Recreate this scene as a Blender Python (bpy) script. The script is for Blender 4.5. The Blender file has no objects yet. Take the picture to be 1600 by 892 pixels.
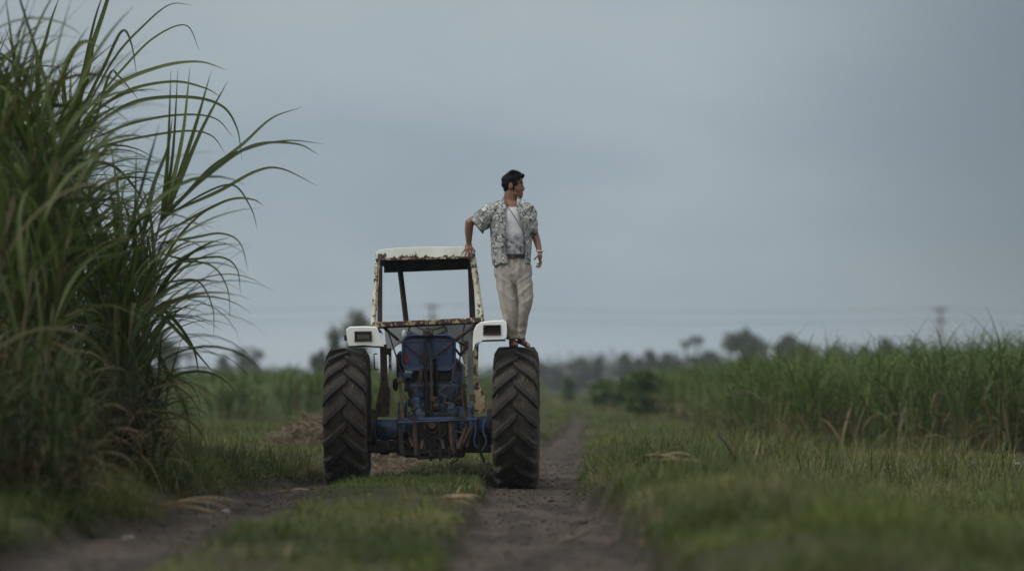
import bpy, bmesh, math
import numpy as np
from mathutils import Vector, Matrix, noise as mnoise

scene = bpy.context.scene
COL = scene.collection
RAD = math.radians
rng = np.random.default_rng(7)

# ------------------------------------------------------------------ camera
F = 4200.0                       # focal length in photo pixels (1600 wide)
CAMZ = 1.05
PITCH = math.atan(157.0 / F)
FOCUS = 28.0

def P(px, py, Y):
    """a point of the place at distance Y that is seen at photo pixel px, py"""
    u = (px - 800.0) / F
    v = (446.0 - py) / F
    dy = math.cos(PITCH) - v * math.sin(PITCH)
    dz = math.sin(PITCH) + v * math.cos(PITCH)
    k = Y / dy
    return Vector((u * k, Y, CAMZ + dz * k))

cam_d = bpy.data.cameras.new('camera')
cam = bpy.data.objects.new('camera', cam_d)
COL.objects.link(cam)
cam.location = (0, 0, CAMZ)
cam.rotation_euler = (math.pi / 2 + PITCH, 0, 0)
cam_d.sensor_width = 36.0
cam_d.lens = F / 1600.0 * 36.0
cam_d.clip_start = 0.5
cam_d.clip_end = 6000
cam_d.dof.use_dof = True
cam_d.dof.focus_distance = FOCUS
cam_d.dof.aperture_fstop = 0.95
scene.camera = cam

# ------------------------------------------------------------------ helpers
def tag(o, label=None, cat=None, group=None, kind=None):
    if label: o['label'] = label
    if cat: o['category'] = cat
    if group: o['group'] = group
    if kind: o['kind'] = kind
    return o

def empty(name, loc=(0, 0, 0), rz=0.0, parent=None):
    o = bpy.data.objects.new(name, None)
    o.empty_display_size = 0.3
    COL.objects.link(o)
    o.location = loc
    o.rotation_euler = (0, 0, rz)
    if parent: o.parent = parent
    return o

def link_mesh(name, me, mat=None, parent=None, smooth=False):
    o = bpy.data.objects.new(name, me)
    COL.objects.link(o)
    if mat: me.materials.append(mat)
    if parent: o.parent = parent
    if smooth and len(me.polygons):
        me.polygons.foreach_set('use_smooth', np.ones(len(me.polygons), bool))
    return o

def np_mesh(name, verts, quads, attr=None, tris=None):
    """fast mesh from arrays; attr = (n,3) per-vertex colour stored as 'tint'"""
    me = bpy.data.meshes.new(name)
    verts = np.ascontiguousarray(verts, dtype=np.float32)
    quads = np.ascontiguousarray(quads, dtype=np.int32)
    nq = len(quads); k = quads.shape[1]
    me.vertices.add(len(verts)); me.vertices.foreach_set('co', verts.ravel())
    me.loops.add(nq * k); me.loops.foreach_set('vertex_index', quads.ravel())
    me.polygons.add(nq)
    me.polygons.foreach_set('loop_start', np.arange(nq, dtype=np.int32) * k)
    me.update(calc_edges=True)
    if attr is not None:
        a = me.color_attributes.new('tint', 'FLOAT_COLOR', 'POINT')
        c = np.ones((len(verts), 4), np.float32); c[:, :3] = attr
        a.data.foreach_set('color', c.ravel())
    return me

def vnoise(x, y, seed=0):
    """value noise on arrays, about -1..1"""
    x = np.asarray(x, float); y = np.asarray(y, float)
    xi = np.floor(x).astype(np.int64); yi = np.floor(y).astype(np.int64)
    fx = x - xi; fy = y - yi
    fx = fx * fx * (3 - 2 * fx); fy = fy * fy * (3 - 2 * fy)
    def h(a, b):
        n = (a * 374761393 + b * 668265263 + seed * 1442695041) & 0x7fffffff
        n = ((n ^ (n >> 13)) * 1274126177) & 0x7fffffff
        n = (n ^ (n >> 16)) & 0xffff
        return n / 32767.5 - 1.0
    return ((h(xi, yi) * (1 - fx) + h(xi + 1, yi) * fx) * (1 - fy)
            + (h(xi, yi + 1) * (1 - fx) + h(xi + 1, yi + 1) * fx) * fy)

def fbm(x, y, seed=0, oct=4):
    s = 0; a = 1.0; f = 1.0
    for i in range(oct):
        s = s + a * vnoise(x * f + 17.3 * i, y * f - 9.1 * i, seed + i); a *= 0.5; f *= 2.03
    return s / 1.9

def sstep(a, b, x):
    t = np.clip((x - a) / (b - a), 0, 1)
    return t * t * (3 - 2 * t)

# ------------------------------------------------------------------ materials
def new_mat(name):
    m = bpy.data.materials.new(name); m.use_nodes = True
    nt = m.node_tree
    b = nt.nodes['Principled BSDF']
    return m, nt, b

def N(nt, kind, **kw):
    n = nt.nodes.new(kind)
    for k, v in kw.items():
        if k in n.inputs.keys(): n.inputs[k].default_value = v
        else: setattr(n, k, v)
    return n

def noise_tex(nt, scale, detail=4, rough=0.55, dist=0.0, coord='Object', vec_scale=None):
    tc = N(nt, 'ShaderNodeTexCoord')
    n = N(nt, 'ShaderNodeTexNoise')
    n.inputs['Scale'].default_value = scale; n.inputs['Detail'].default_value = detail
    n.inputs['Roughness'].default_value = rough; n.inputs['Distortion'].default_value = dist
    src = tc.outputs[coord]
    if vec_scale:
        mp = N(nt, 'ShaderNodeMapping'); mp.inputs['Scale'].default_value = vec_scale
        nt.links.new(src, mp.inputs['Vector']); src = mp.outputs['Vector']
    nt.links.new(src, n.inputs['Vector'])
    return n.outputs['Fac']

def ramp(nt, fac, stops, interp='LINEAR'):
    r = N(nt, 'ShaderNodeValToRGB'); r.color_ramp.interpolation = interp
    el = r.color_ramp.elements
    while len(el) < len(stops): el.new(0.5)
    for e, (p, c) in zip(el, stops):
        e.position = p; e.color = (*c, 1) if len(c) == 3 else c
    nt.links.new(fac, r.inputs['Fac'])
    return r.outputs['Color']

def mixc(nt, fac, a, b, blend='MIX'):
    m = N(nt, 'ShaderNodeMix'); m.data_type = 'RGBA'; m.blend_type = blend
    for sock, v in ((m.inputs[0], fac), (m.inputs[6], a), (m.inputs[7], b)):
        if hasattr(v, 'is_output') or isinstance(v, bpy.types.NodeSocket): nt.links.new(v, sock)
        elif isinstance(v, (int, float)): sock.default_value = v
        else: sock.default_value = (*v, 1)
    return m.outputs[2]

def add_bump(nt, b, h, strength=0.4, dist=0.01):
    bp = N(nt, 'ShaderNodeBump'); bp.inputs['Strength'].default_value = strength
    bp.inputs['Distance'].default_value = dist
    nt.links.new(h, bp.inputs['Height']); nt.links.new(bp.outputs['Normal'], b.inputs['Normal'])

BW = lambda v: (v, v, v)

def simple_mat(name, c1, c2=None, scale=8, rough=0.7, metal=0.0, bump=0.0, spec=0.3, lo=.35, hi=.65):
    m, nt, b = new_mat(name)
    b.inputs['Roughness'].default_value = rough; b.inputs['Metallic'].default_value = metal
    b.inputs['Specular IOR Level'].default_value = spec
    if c2 is None: c2 = tuple(x * 0.6 for x in c1)
    f = noise_tex(nt, scale, 5, 0.6)
    nt.links.new(ramp(nt, f, [(lo, c1), (hi, c2)]), b.inputs['Base Color'])
    if bump: add_bump(nt, b, noise_tex(nt, scale * 3, 5, 0.6), bump, 0.01)
    return m

RUST = (0.075, 0.032, 0.016); RUSTD = (0.02, 0.013, 0.011)
def chipped_mat(name, paint, amount=0.5, scale=9, dirt=(0.42, 0.36, 0.20)):
    """old paint with worn through rust patches"""
    m, nt, b = new_mat(name)
    b.inputs['Roughness'].default_value = 0.55
    f1 = noise_tex(nt, scale, 9, 0.68, 0.3)
    f2 = noise_tex(nt, scale * 0.35, 6, 0.6)
    f3 = noise_tex(nt, scale * 6, 4, 0.6)
    grime = ramp(nt, f2, [(0.42, BW(0)), (0.75, BW(1))])
    c = mixc(nt, grime, paint, dirt)
    rust = mixc(nt, f3, RUST, RUSTD)
    mask = ramp(nt, f1, [(amount, BW(0)), (amount + 0.025, BW(1))])
    nt.links.new(mixc(nt, mask, c, rust), b.inputs['Base Color'])
    add_bump(nt, b, mixc(nt, mask, BW(1), f3), 0.5, 0.003)
    return m

def leaf_mat(name, g1, g2, dry=(0.20, 0.15, 0.08), transl=0.3, rough=0.5):
    """tint.r picks between two greens, tint.g says how dry the blade is"""
    m, nt, b = new_mat(name)
    at = N(nt, 'ShaderNodeAttribute', attribute_name='tint')
    sep = N(nt, 'ShaderNodeSeparateColor'); nt.links.new(at.outputs['Color'], sep.inputs[0])
    c = mixc(nt, sep.outputs[0], g1, g2)
    c = mixc(nt, sep.outputs[1], c, dry)
    nt.links.new(c, b.inputs['Base Color'])
    b.inputs['Roughness'].default_value = rough
    b.inputs['Specular IOR Level'].default_value = 0.3
    tr = N(nt, 'ShaderNodeBsdfTranslucent'); nt.links.new(c, tr.inputs['Color'])
    mx = N(nt, 'ShaderNodeMixShader'); mx.inputs[0].default_value = transl
    nt.links.new(b.outputs[0], mx.inputs[1]); nt.links.new(tr.outputs[0], mx.inputs[2])
    out = [n for n in nt.nodes if n.type == 'OUTPUT_MATERIAL'][0]
    nt.links.new(mx.outputs[0], out.inputs['Surface'])
    return m

# ------------------------------------------------------------------ blade and leaf strips
def strips(base, az, el0, length, width, bend, segs=4, tint=None, dryv=None, fold=0.0,
           swirl=None, power=1.5, twist=None, taper=2.0, basew=0.5):
    """curved tapering leaves; all arguments are arrays of n"""
    n = len(base); R = segs + 1
    t = np.linspace(0, 1, R)
    el = el0[:, None] - bend[:, None] * t[None, :] ** power
    a = az[:, None] + (swirl[:, None] * t[None, :] if swirl is not None else 0)
    ds = (length / segs)[:, None]
    dx = np.cos(el) * np.cos(a); dy_ = np.cos(el) * np.sin(a); dz = np.sin(el)
    pos = np.zeros((n, R, 3))
    for k, d in enumerate((dx, dy_, dz)):
        mid = 0.5 * (d[:, 1:] + d[:, :-1]) * ds
        pos[:, 1:, k] = np.cumsum(mid, axis=1)
    pos += base[:, None, :]
    w = width[:, None] * np.minimum(1, basew + (1 - basew) * t / 0.25)[None, :] * (1 - t[None, :] ** taper) * 0.5
    w = np.maximum(w, 0.0006)
    side = np.stack([-np.sin(a), np.cos(a), np.zeros_like(a)], -1)
    dirv = np.stack([dx, dy_, dz], -1)
    nor = np.cross(dirv, side)
    if twist is not None:
        tw = twist[:, None] * t[None, :]
        side = side * np.cos(tw)[..., None] + nor * np.sin(tw)[..., None]
        nor = np.cross(dirv, side)
    if fold:
        L = pos + side * w[..., None] - nor * (w * fold)[..., None] * -1
        Rr = pos - side * w[..., None] + nor * (w * fold)[..., None]
        V = np.stack([L, pos, Rr], 2); K = 3
    else:
        V = np.stack([pos + side * w[..., None], pos - side * w[..., None]], 2); K = 2
    verts = V.reshape(-1, 3)
    idx = np.arange(n * R * K).reshape(n, R, K)
    q = []
    for k in range(K - 1):
        q.append(np.stack([idx[:, :-1, k], idx[:, :-1, k + 1], idx[:, 1:, k + 1], idx[:, 1:, k]], -1).reshape(-1, 4))
    quads = np.concatenate(q)
    if tint is None: tint = rng.random(n)
    if dryv is None: dryv = np.zeros(n)
    att = np.zeros((n, R, K, 3), np.float32)
    att[..., 0] = tint[:, None, None]
    att[..., 1] = dryv[:, None, None]
    att[..., 2] = t[None, :, None]
    if K == 3: att[:, :, 1, 0] = np.clip(att[:, :, 1, 0] + .45, 0, 1.3)
    return verts, quads, att.reshape(-1, 3)

def merge(lst):
    vs, qs, at = [], [], []; off = 0
    for v, q, a in lst:
        vs.append(v); qs.append(q + off); at.append(a); off += len(v)
    return np.concatenate(vs), np.concatenate(qs), np.concatenate(at)

# ------------------------------------------------------------------ solid part builder
class MB:
    def __init__(s): s.bm = bmesh.new()
    def box(s, c, size, rot=None):
        m = Matrix.Translation(Vector(c))
        if rot is not None: m = m @ rot.to_4x4()
        m = m @ Matrix.Diagonal((*size, 1))
        bmesh.ops.create_cube(s.bm, size=1.0, matrix=m); return s
    def bar(s, a, b, w, h=None, up=(0, 0, 1)):
        """square bar from a to b, w across, h the other way"""
        a = Vector(a); b = Vector(b); h = h or w
        z = (b - a); ln = z.length; z.normalize()
        x = Vector(up).cross(z)
        if x.length < 1e-3: x = Vector((1, 0, 0)).cross(z)
        x.normalize(); y = z.cross(x)
        m = Matrix((x, y, z)).transposed()
        return s.box((a + b) / 2, (w, h, ln), m)
    def tube(s, a, b, r, r2=None, seg=12, caps=True):
        a = Vector(a); b = Vector(b); r2 = r if r2 is None else r2
        z = b - a; ln = z.length
        q = z.to_track_quat('Z', 'Y').to_matrix().to_4x4()
        m = Matrix.Translation((a + b) / 2) @ q
        bmesh.ops.create_cone(s.bm, cap_ends=caps, segments=seg, radius1=r, radius2=r2, depth=ln, matrix=m); return s
    def ball(s, c, r, seg=14, rot=None):
        if not hasattr(r, '__len__'): r = (r, r, r)
        m = Matrix.Translation(Vector(c))
        if rot is not None: m = m @ rot.to_4x4()
        m = m @ Matrix.Diagonal((*r, 1))
        bmesh.ops.create_uvsphere(s.bm, u_segments=seg, v_segments=max(6, seg * 2 // 3), radius=1.0, matrix=m); return s
    def capsule(s, a, b, ra, rb, seg=14):
        s.tube(a, b, ra, rb, seg); s.ball(a, ra, seg); s.ball(b, rb, seg); return s
    def path(s, pts, r, seg=8, closed=False):
        """round wire through the points"""
        pts = [Vector(p) for p in pts]; n = len(pts); rings = []
        prev = None
        for i, p in enumerate(pts):
            if closed: d = pts[(i + 1) % n] - pts[i - 1]
            else: d = pts[min(i + 1, n - 1)] - pts[max(i - 1, 0)]
            d.normalize()
            if prev is None:
                u = d.orthogonal().normalized()
            else:
                u = (prev - d * prev.dot(d)).normalized()
            prev = u; v = d.cross(u)
            rr = r[i] if hasattr(r, '__len__') else r
            rings.append([s.bm.verts.new(p + (u * math.cos(k * 2 * math.pi / seg) + v * math.sin(k * 2 * math.pi / seg)) * rr) for k in range(seg)])
        m = n if closed else n - 1
        for i in range(m):
            A = rings[i]; B = rings[(i + 1) % n]
            for k in range(seg):
                s.bm.faces.new((A[k], A[(k + 1) % seg], B[(k + 1) % seg], B[k]))
        if not closed:
            s.bm.faces.new(rings[0][::-1]); s.bm.faces.new(rings[-1])
        return s
    def prism(s, pts, d):
        """closed plate: polygon pts pushed along the vector d"""
        d = Vector(d)
        A = [s.bm.verts.new(Vector(p)) for p in pts]; B = [s.bm.verts.new(Vector(p) + d) for p in pts]
        n = len(A)
        s.bm.faces.new(A); s.bm.faces.new(B[::-1])
        for i in range(n): s.bm.faces.new((A[i], B[i], B[(i + 1) % n], A[(i + 1) % n]))
        return s
    def loft(s, rings, cap=True, closed=True):
        """rings = lists of points, equal counts"""
        R = [[s.bm.verts.new(Vector(p)) for p in r] for r in rings]
        n = len(R[0])
        for i in range(len(R) - 1):
            for k in range(n if closed else n - 1):
                s.bm.faces.new((R[i][k], R[i][(k + 1) % n], R[i + 1][(k + 1) % n], R[i + 1][k]))
        if cap and closed:
            s.bm.faces.new(R[0][::-1]); s.bm.faces.new(R[-1])
        return s
    def build(s, name, mat, parent=None, inv=None, bevel=0.0, smooth=False, angle=40):
        bmesh.ops.recalc_face_normals(s.bm, faces=s.bm.faces)
        if inv is not None: s.bm.transform(inv)
        me = bpy.data.meshes.new(name); s.bm.to_mesh(me); s.bm.free()
        o = link_mesh(name, me, mat, parent, smooth)
        if bevel:
            b = o.modifiers.new('bevel', 'BEVEL'); b.width = bevel; b.segments = 2; b.limit_method = 'ANGLE'; b.angle_limit = RAD(35)
        return o

def ell(c, rx, ry, n=24, p=2.0, a0=0.0):
    """horizontal rounded ring"""
    out = []
    for k in range(n):
        a = a0 + 2 * math.pi * k / n
        ca, sa = math.cos(a), math.sin(a)
        out.append((c[0] + rx * math.copysign(abs(ca) ** (2 / p), ca), c[1] + ry * math.copysign(abs(sa) ** (2 / p), sa), c[2]))
    return out

def remeshed(o, voxel, smooth_it=4, factor=0.5, displace=None):
    """fuse the pieces of one body into one continuous skin"""
    r = o.modifiers.new('r', 'REMESH'); r.mode = 'VOXEL'; r.voxel_size = voxel; r.use_smooth_shade = True
    sm = o.modifiers.new('s', 'SMOOTH'); sm.iterations = smooth_it; sm.factor = factor
    dg = bpy.context.evaluated_depsgraph_get(); dg.update()
    me = bpy.data.meshes.new_from_object(o.evaluated_get(dg))
    me.name = o.data.name; old = o.data; o.modifiers.clear(); o.data = me
    bpy.data.meshes.remove(old)
    if displace is not None:
        n = len(me.vertices); co = np.zeros(n * 3); me.vertices.foreach_get('co', co)
        no = np.zeros(n * 3); me.vertices.foreach_get('normal', no)
        co = co.reshape(-1, 3); no = no.reshape(-1, 3)
        co = co + no * displace(co, no)[:, None]
        me.vertices.foreach_set('co', co.ravel()); me.update()
    me.polygons.foreach_set('use_smooth', np.ones(len(me.polygons), bool))
    return o
# ------------------------------------------------------------------ daylight under a grey sky
SUN_EL, SUN_AZ = RAD(48), RAD(-118)     # azimuth measured from +Y (the view) towards +X: behind the camera, to its left
world = bpy.data.worlds.new('World'); scene.world = world; world.use_nodes = True
nt = world.node_tree
bg = nt.nodes['Background']; bg.inputs['Strength'].default_value = 0.1
sky = N(nt, 'ShaderNodeTexSky'); sky.sky_type = 'NISHITA'; sky.sun_disc = False
sky.sun_elevation = SUN_EL; sky.sun_rotation = SUN_AZ; sky.air_density = 1.0; sky.dust_density = 2.0
tc = N(nt, 'ShaderNodeTexCoord')
sep = N(nt, 'ShaderNodeSeparateXYZ'); nt.links.new(tc.outputs['Generated'], sep.inputs[0])
def mth(op, a, b=0.0, c=None, clamp=False):
    m = N(nt, 'ShaderNodeMath'); m.operation = op; m.use_clamp = clamp
    for i, v in enumerate((a, b) if c is None else (a, b, c)):
        if isinstance(v, (int, float)): m.inputs[i].default_value = v
        else: nt.links.new(v, m.inputs[i])
    return m.outputs[0]
# layered cloud: stretched soft noise over direction
mp = N(nt, 'ShaderNodeMapping'); mp.inputs['Scale'].default_value = (6.0, 6.0, 17.0); mp.inputs['Location'].default_value = (0.4, 0.1, 0.35)
nt.links.new(tc.outputs['Generated'], mp.inputs[0])
cn = N(nt, 'ShaderNodeTexNoise'); cn.inputs['Scale'].default_value = 1.0; cn.inputs['Detail'].default_value = 4.5; cn.inputs['Roughness'].default_value = 0.48; cn.inputs['Distortion'].default_value = 0.25
nt.links.new(mp.outputs[0], cn.inputs['Vector'])
cl = N(nt, 'ShaderNodeMapRange'); cl.interpolation_type = 'SMOOTHSTEP'; cl.inputs['From Min'].default_value = 0.3; cl.inputs['From Max'].default_value = 0.7
nt.links.new(cn.outputs['Fac'], cl.inputs['Value'])
# blue grey low cloud, paler broken cloud
c_front = mixc(nt, cl.outputs[0], (2.46, 3.08, 3.62), (3.22, 3.78, 4.18))
# paler veil higher up in front (from about 5 to 9 degrees)
veil = N(nt, 'ShaderNodeMapRange'); veil.interpolation_type = 'SMOOTHSTEP'
veil.inputs['From Min'].default_value = 0.07; veil.inputs['From Max'].default_value = 0.15
nt.links.new(sep.outputs['Z'], veil.inputs['Value'])
c_front = mixc(nt, mth('MULTIPLY', veil.outputs[0], 0.6), c_front, (3.85, 4.28, 4.52))
# heavier cloud to the right, with lens vignetting painted into its colour
bank = N(nt, 'ShaderNodeMapRange'); bank.interpolation_type = 'SMOOTHSTEP'
bank.inputs['From Min'].default_value = 0.05; bank.inputs['From Max'].default_value = 0.225
nt.links.new(sep.outputs['X'], bank.inputs['Value'])
c_front = mixc(nt, mth('MULTIPLY', bank.outputs[0], 0.95), c_front, (1.40, 1.72, 2.0))
bank2 = N(nt, 'ShaderNodeMapRange'); bank2.interpolation_type = 'SMOOTHSTEP'
bank2.inputs['From Min'].default_value = -0.06; bank2.inputs['From Max'].default_value = -0.24
nt.links.new(sep.outputs['X'], bank2.inputs['Value'])
c_front = mixc(nt, mth('MULTIPLY', bank2.outputs[0], 0.5), c_front, (2.4, 2.75, 3.1))
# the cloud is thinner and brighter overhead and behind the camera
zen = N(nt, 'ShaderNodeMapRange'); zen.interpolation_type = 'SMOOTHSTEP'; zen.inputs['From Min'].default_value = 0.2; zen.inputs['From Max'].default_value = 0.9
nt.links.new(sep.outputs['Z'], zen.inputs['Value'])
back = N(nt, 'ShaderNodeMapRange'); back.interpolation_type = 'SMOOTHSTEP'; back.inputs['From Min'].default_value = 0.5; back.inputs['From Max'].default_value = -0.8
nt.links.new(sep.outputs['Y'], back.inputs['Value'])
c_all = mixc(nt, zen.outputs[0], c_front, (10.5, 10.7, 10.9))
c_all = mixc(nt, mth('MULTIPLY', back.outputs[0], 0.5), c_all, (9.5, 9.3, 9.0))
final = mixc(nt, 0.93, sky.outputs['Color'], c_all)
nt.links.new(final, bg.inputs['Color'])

sd = bpy.data.lights.new('sun', 'SUN'); sun = bpy.data.objects.new('sun', sd); COL.objects.link(sun)
sd.energy = 1.5; sd.angle = RAD(18); sd.color = (1.0, 0.965, 0.9)
d = Vector((math.sin(SUN_AZ) * math.cos(SUN_EL), math.cos(SUN_AZ) * math.cos(SUN_EL), math.sin(SUN_EL)))
sun.rotation_euler = (-d).to_track_quat('-Z', 'Y').to_euler()
sun.location = (0, 0, 40)

vs = scene.view_settings
scene.display_settings.display_device = 'sRGB'
vs.view_transform = 'Standard'; vs.look = 'None'; vs.gamma = 1.0; vs.use_curve_mapping = False
vs.exposure = 0.13
cy = scene.cycles
cy.use_denoising = True
try: cy.denoiser = 'OPENIMAGEDENOISE'
except Exception: pass
cy.max_bounces = 6; cy.diffuse_bounces = 3; cy.glossy_bounces = 2; cy.transmission_bounces = 4
cy.volume_bounces = 1; cy.transparent_max_bounces = 8
cy.use_adaptive_sampling = True; cy.adaptive_threshold = 0.015
cy.caustics_reflective = False; cy.caustics_refractive = False

# ------------------------------------------------------------------ air
HAZE = 0.00036
hz = MB().box((0, 780, 12.0), (1900, 1700, 32)).build('haze', None)
m = bpy.data.materials.new('haze_air'); m.use_nodes = True
for n_ in list(m.node_tree.nodes):
    if n_.type == 'BSDF_PRINCIPLED': m.node_tree.nodes.remove(n_)
pv = N(m.node_tree, 'ShaderNodeVolumePrincipled'); pv.inputs['Density'].default_value = HAZE
pv.inputs['Color'].default_value = (0.80, 0.88, 0.96, 1)
out = [n_ for n_ in m.node_tree.nodes if n_.type == 'OUTPUT_MATERIAL'][0]
m.node_tree.links.new(pv.outputs[0], out.inputs['Volume'])
hz.data.materials.append(m); tag(hz, 'pale blue grey haze over the far fields', kind='stuff')

# ------------------------------------------------------------------ ground
def track(y):
    """x of the middle between the two ruts"""
    y = np.asarray(y, float)
    far = -0.80 + 0.033 * (y - 26) * (y > 26)
    return far
def rutR(y): return track(y) + 0.95 - 0.00 * y
def rutL(y):
    y = np.asarray(y, float)
    return track(y) - 0.95 - 0.38 * sstep(28.5, 24.5, y) - 0.022 * np.clip(25.0 - y, 0, 40)
def rut_mask(x, y):
    wob = 0.12 * fbm(y * 0.55, y * 0 + 3.1, 5) + 0.14 * fbm(x * 1.6, y * 1.3, 9)
    wr = 0.45 + 0.10 * sstep(25, 16, y) - 0.26 * sstep(30, 60, y)
    r = sstep(wr + 0.10, wr - 0.04, np.abs(x - rutR(y) - 0.06 + wob))
    wl = 0.38 + 0.12 * sstep(28, 20, y) - 0.10 * sstep(34, 60, y)
    l = sstep(wl + 0.12, wl - 0.06, np.abs(x - rutL(y) + wob))
    over = 1 - .8 * sstep(55, 100, y); r = r * over; l = l * over * (1 - .5 * sstep(34, 50, y))
    return r, l
def gz(x, y):
    x = np.asarray(x, float); y = np.asarray(y, float)
    r, l = rut_mask(x, y)
    near = sstep(150, 60, y)
    verge = 0.12 + 0.05 * fbm(x * 0.35, y * 0.35, 21) + 0.025 * fbm(x * 2.5, y * 2.5, 22) * near
    # banks
    bl = sstep(-3.0, -4.1, x + 0.04 * np.clip(26 - y, 0, 20) * 1.2) * 0.12 * sstep(70, 40, y) + sstep(rutL(y) - .45, rutL(y) - .75, x) * .10 * sstep(30, 24, y)
    t = x - rutR(y)
    br = (0.17 * np.exp(-((t - 1.35) / .75) ** 2) * sstep(60, 35, y) + 0.07 * sstep(.5, .7, t) * sstep(2, 1, t) * sstep(30, 22, y)
          - 0.10 * sstep(2.0, 3.6, t) * sstep(60, 25, y))
    z = verge + bl + br
    dirt = 0.022 * fbm(x * 4.5, y * 4.5, 31) + 0.03 * fbm(x * 1.1, y * 1.1, 33) + .012 * fbm(x * 14, y * 14, 35, 2)
    z = z * (1 - np.maximum(r, l)) + (dirt + 0.0) * r * (r >= l) + (dirt + 0.03) * l * (l > r)
    return z
def axis(segs):
    out = [segs[0][0]]
    for a, b, st in segs:
        n = max(1, int(round((b - a) / st))); out += list(np.linspace(a, b, n + 1)[1:])
    return np.array(out)
xs = axis([(-900, -200, 60), (-200, -40, 8), (-40, -8, 1.0), (-8, -5, .2), (-5, 5, .05), (5, 9, .2), (9, 40, 1.0), (40, 200, 8), (200, 900, 60)])
ys = axis([(-60, 8, 6), (8, 13, .3), (13, 34, .055), (34, 60, .22), (60, 130, 1.0), (130, 400, 8), (400, 1590, 80)])
X, Yg = np.meshgrid(xs, ys)
Z = gz(X, Yg)
nx, ny = len(xs), len(ys)
idx = np.arange(nx * ny).reshape(ny, nx)
quads = np.stack([idx[:-1, :-1], idx[:-1, 1:], idx[1:, 1:], idx[1:, :-1]], -1).reshape(-1, 4)
r_, l_ = rut_mask(X, Yg)
att = np.zeros((nx * ny, 3)); att[:, 0] = np.maximum(r_, l_).ravel()
att[:, 1] = (0.5 + 0.5 * fbm(X * 0.8, Yg * 0.8, 41)).ravel()
me = np_mesh('ground', np.stack([X, Yg, Z], -1).reshape(-1, 3), quads, att)
m, nt, b = new_mat('ground_soil')
at = N(nt, 'ShaderNodeAttribute', attribute_name='tint'); sp = N(nt, 'ShaderNodeSeparateColor'); nt.links.new(at.outputs['Color'], sp.inputs[0])
f1 = noise_tex(nt, 2.2, 8, 0.65); f2 = noise_tex(nt, 16, 8, 0.7); f3 = noise_tex(nt, 1.0, 4, 0.5, vec_scale=(3.0, 0.5, 1))
dirt = ramp(nt, f1, [(0.32, (0.034, 0.026, 0.021)), (0.5, (0.066, 0.052, 0.041)), (0.72, (0.115, 0.090, 0.068))])
dirt = mixc(nt, ramp(nt, f2, [(0.35, BW(0)), (0.7, BW(0.7))]), dirt, (0.055, 0.046, 0.040))
dirt = mixc(nt, ramp(nt, f3, [(0.45, BW(0)), (0.6, BW(0.75))]), dirt, (0.027, 0.024, 0.023))
turf = ramp(nt, f1, [(0.35, (0.022, 0.026, 0.012)), (0.65, (0.048, 0.044, 0.022))])
nt.links.new(mixc(nt, sp.outputs[0], turf, dirt), b.inputs['Base Color'])
b.inputs['Roughness'].default_value = 0.95; b.inputs['Specular IOR Level'].default_value = 0.15
hh = mixc(nt, 0.5, f1, f2)
add_bump(nt, b, hh, 0.9, 0.035)
g = link_mesh('ground', me, m, smooth=True); tag(g, 'bare earth and turf of the field track with two worn wheel ruts', kind='structure')
# ------------------------------------------------------------------ grass
M_grass = leaf_mat('grass_blades', (0.040, 0.060, 0.013), (0.135, 0.160, 0.036), (0.24, 0.195, 0.10), 0.35, 0.6)
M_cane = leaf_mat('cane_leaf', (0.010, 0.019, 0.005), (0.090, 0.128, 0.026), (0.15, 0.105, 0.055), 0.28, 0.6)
M_canefar = leaf_mat('cane_field_leaf', (0.030, 0.058, 0.012), (0.112, 0.165, 0.036), (0.20, 0.145, 0.085), 0.35, 0.6)

def tufts(n, xr, yr, size, blades, hgt, seed, dens=None, wid=0.006, segs=3, dry=0.12, lush=None):
    """n tufts of bent blades on the ground, kept out of the ruts"""
    g_ = np.random.default_rng(seed)
    y = g_.uniform(*yr, n); x = track(y) * (yr[1] > 70) + g_.uniform(*xr, n)
    r, l = rut_mask(x, y); m_ = np.maximum(r, l)
    p = ((1 - m_) ** 2 + 0.015) * (0.07 + .93 * sstep(-.30, .10, fbm(x * .9, y * .6, 14))) * (1 - .85 * sstep(2.6, 4.0, x - rutR(y)) * sstep(.0, -.25, fbm(x * .45, y * .3, 18)) * sstep(44, 36, y))
    if dens is not None: p = p * dens(x, y)
    keep = g_.random(n) < p
    # inside the camera's view with a margin for a step aside
    keep &= np.abs(x) < y * 0.215 + 1.6
    x = x[keep]; y = y[keep]; m_ = m_[keep]; n = len(x)
    hh = hgt * (0.70 + 0.85 * fbm(x * 0.9, y * 0.9, 3) + .35 * fbm(x * .25, y * .25, 4)) * (1 - 0.6 * m_)
    if lush is not None: hh = hh * lush(x, y)
    hh = np.maximum(hh, 0.035)
    tuftdry = np.clip(dry + 0.04 + 1.0 * fbm(x * 0.6, y * 0.6, 9), 0, .85)
    tufttint = 0.5 + 1.1 * fbm(x * 0.55, y * 0.45, 5)
    R = np.repeat(np.arange(n), blades); k = len(R)
    ang = g_.uniform(0, 2 * np.pi, k); rad = size * np.sqrt(g_.random(k))
    bx = x[R] + rad * np.cos(ang); by = y[R] + rad * np.sin(ang)
    base = np.stack([bx, by, gz(bx, by) - 0.01], -1)
    L = hh[R] * g_.uniform(0.55, 1.35, k)
    el = RAD(88) - rad / size * g_.uniform(0.1, 1.0, k)
    az = ang + g_.normal(0, 0.6, k)
    isdry = (g_.random(k) < tuftdry[R]) * g_.uniform(0.5, 1.0, k)
    el = np.where(isdry > 0, el - g_.uniform(0, 0.7, k), el)
    return strips(base, az, el, L, np.full(k, wid) * g_.uniform(0.6, 1.3, k), g_.uniform(0.2, 2.5, k), segs,
                  np.clip(tufttint[R] + g_.normal(0, .22, k), 0, 1), isdry)

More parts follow.
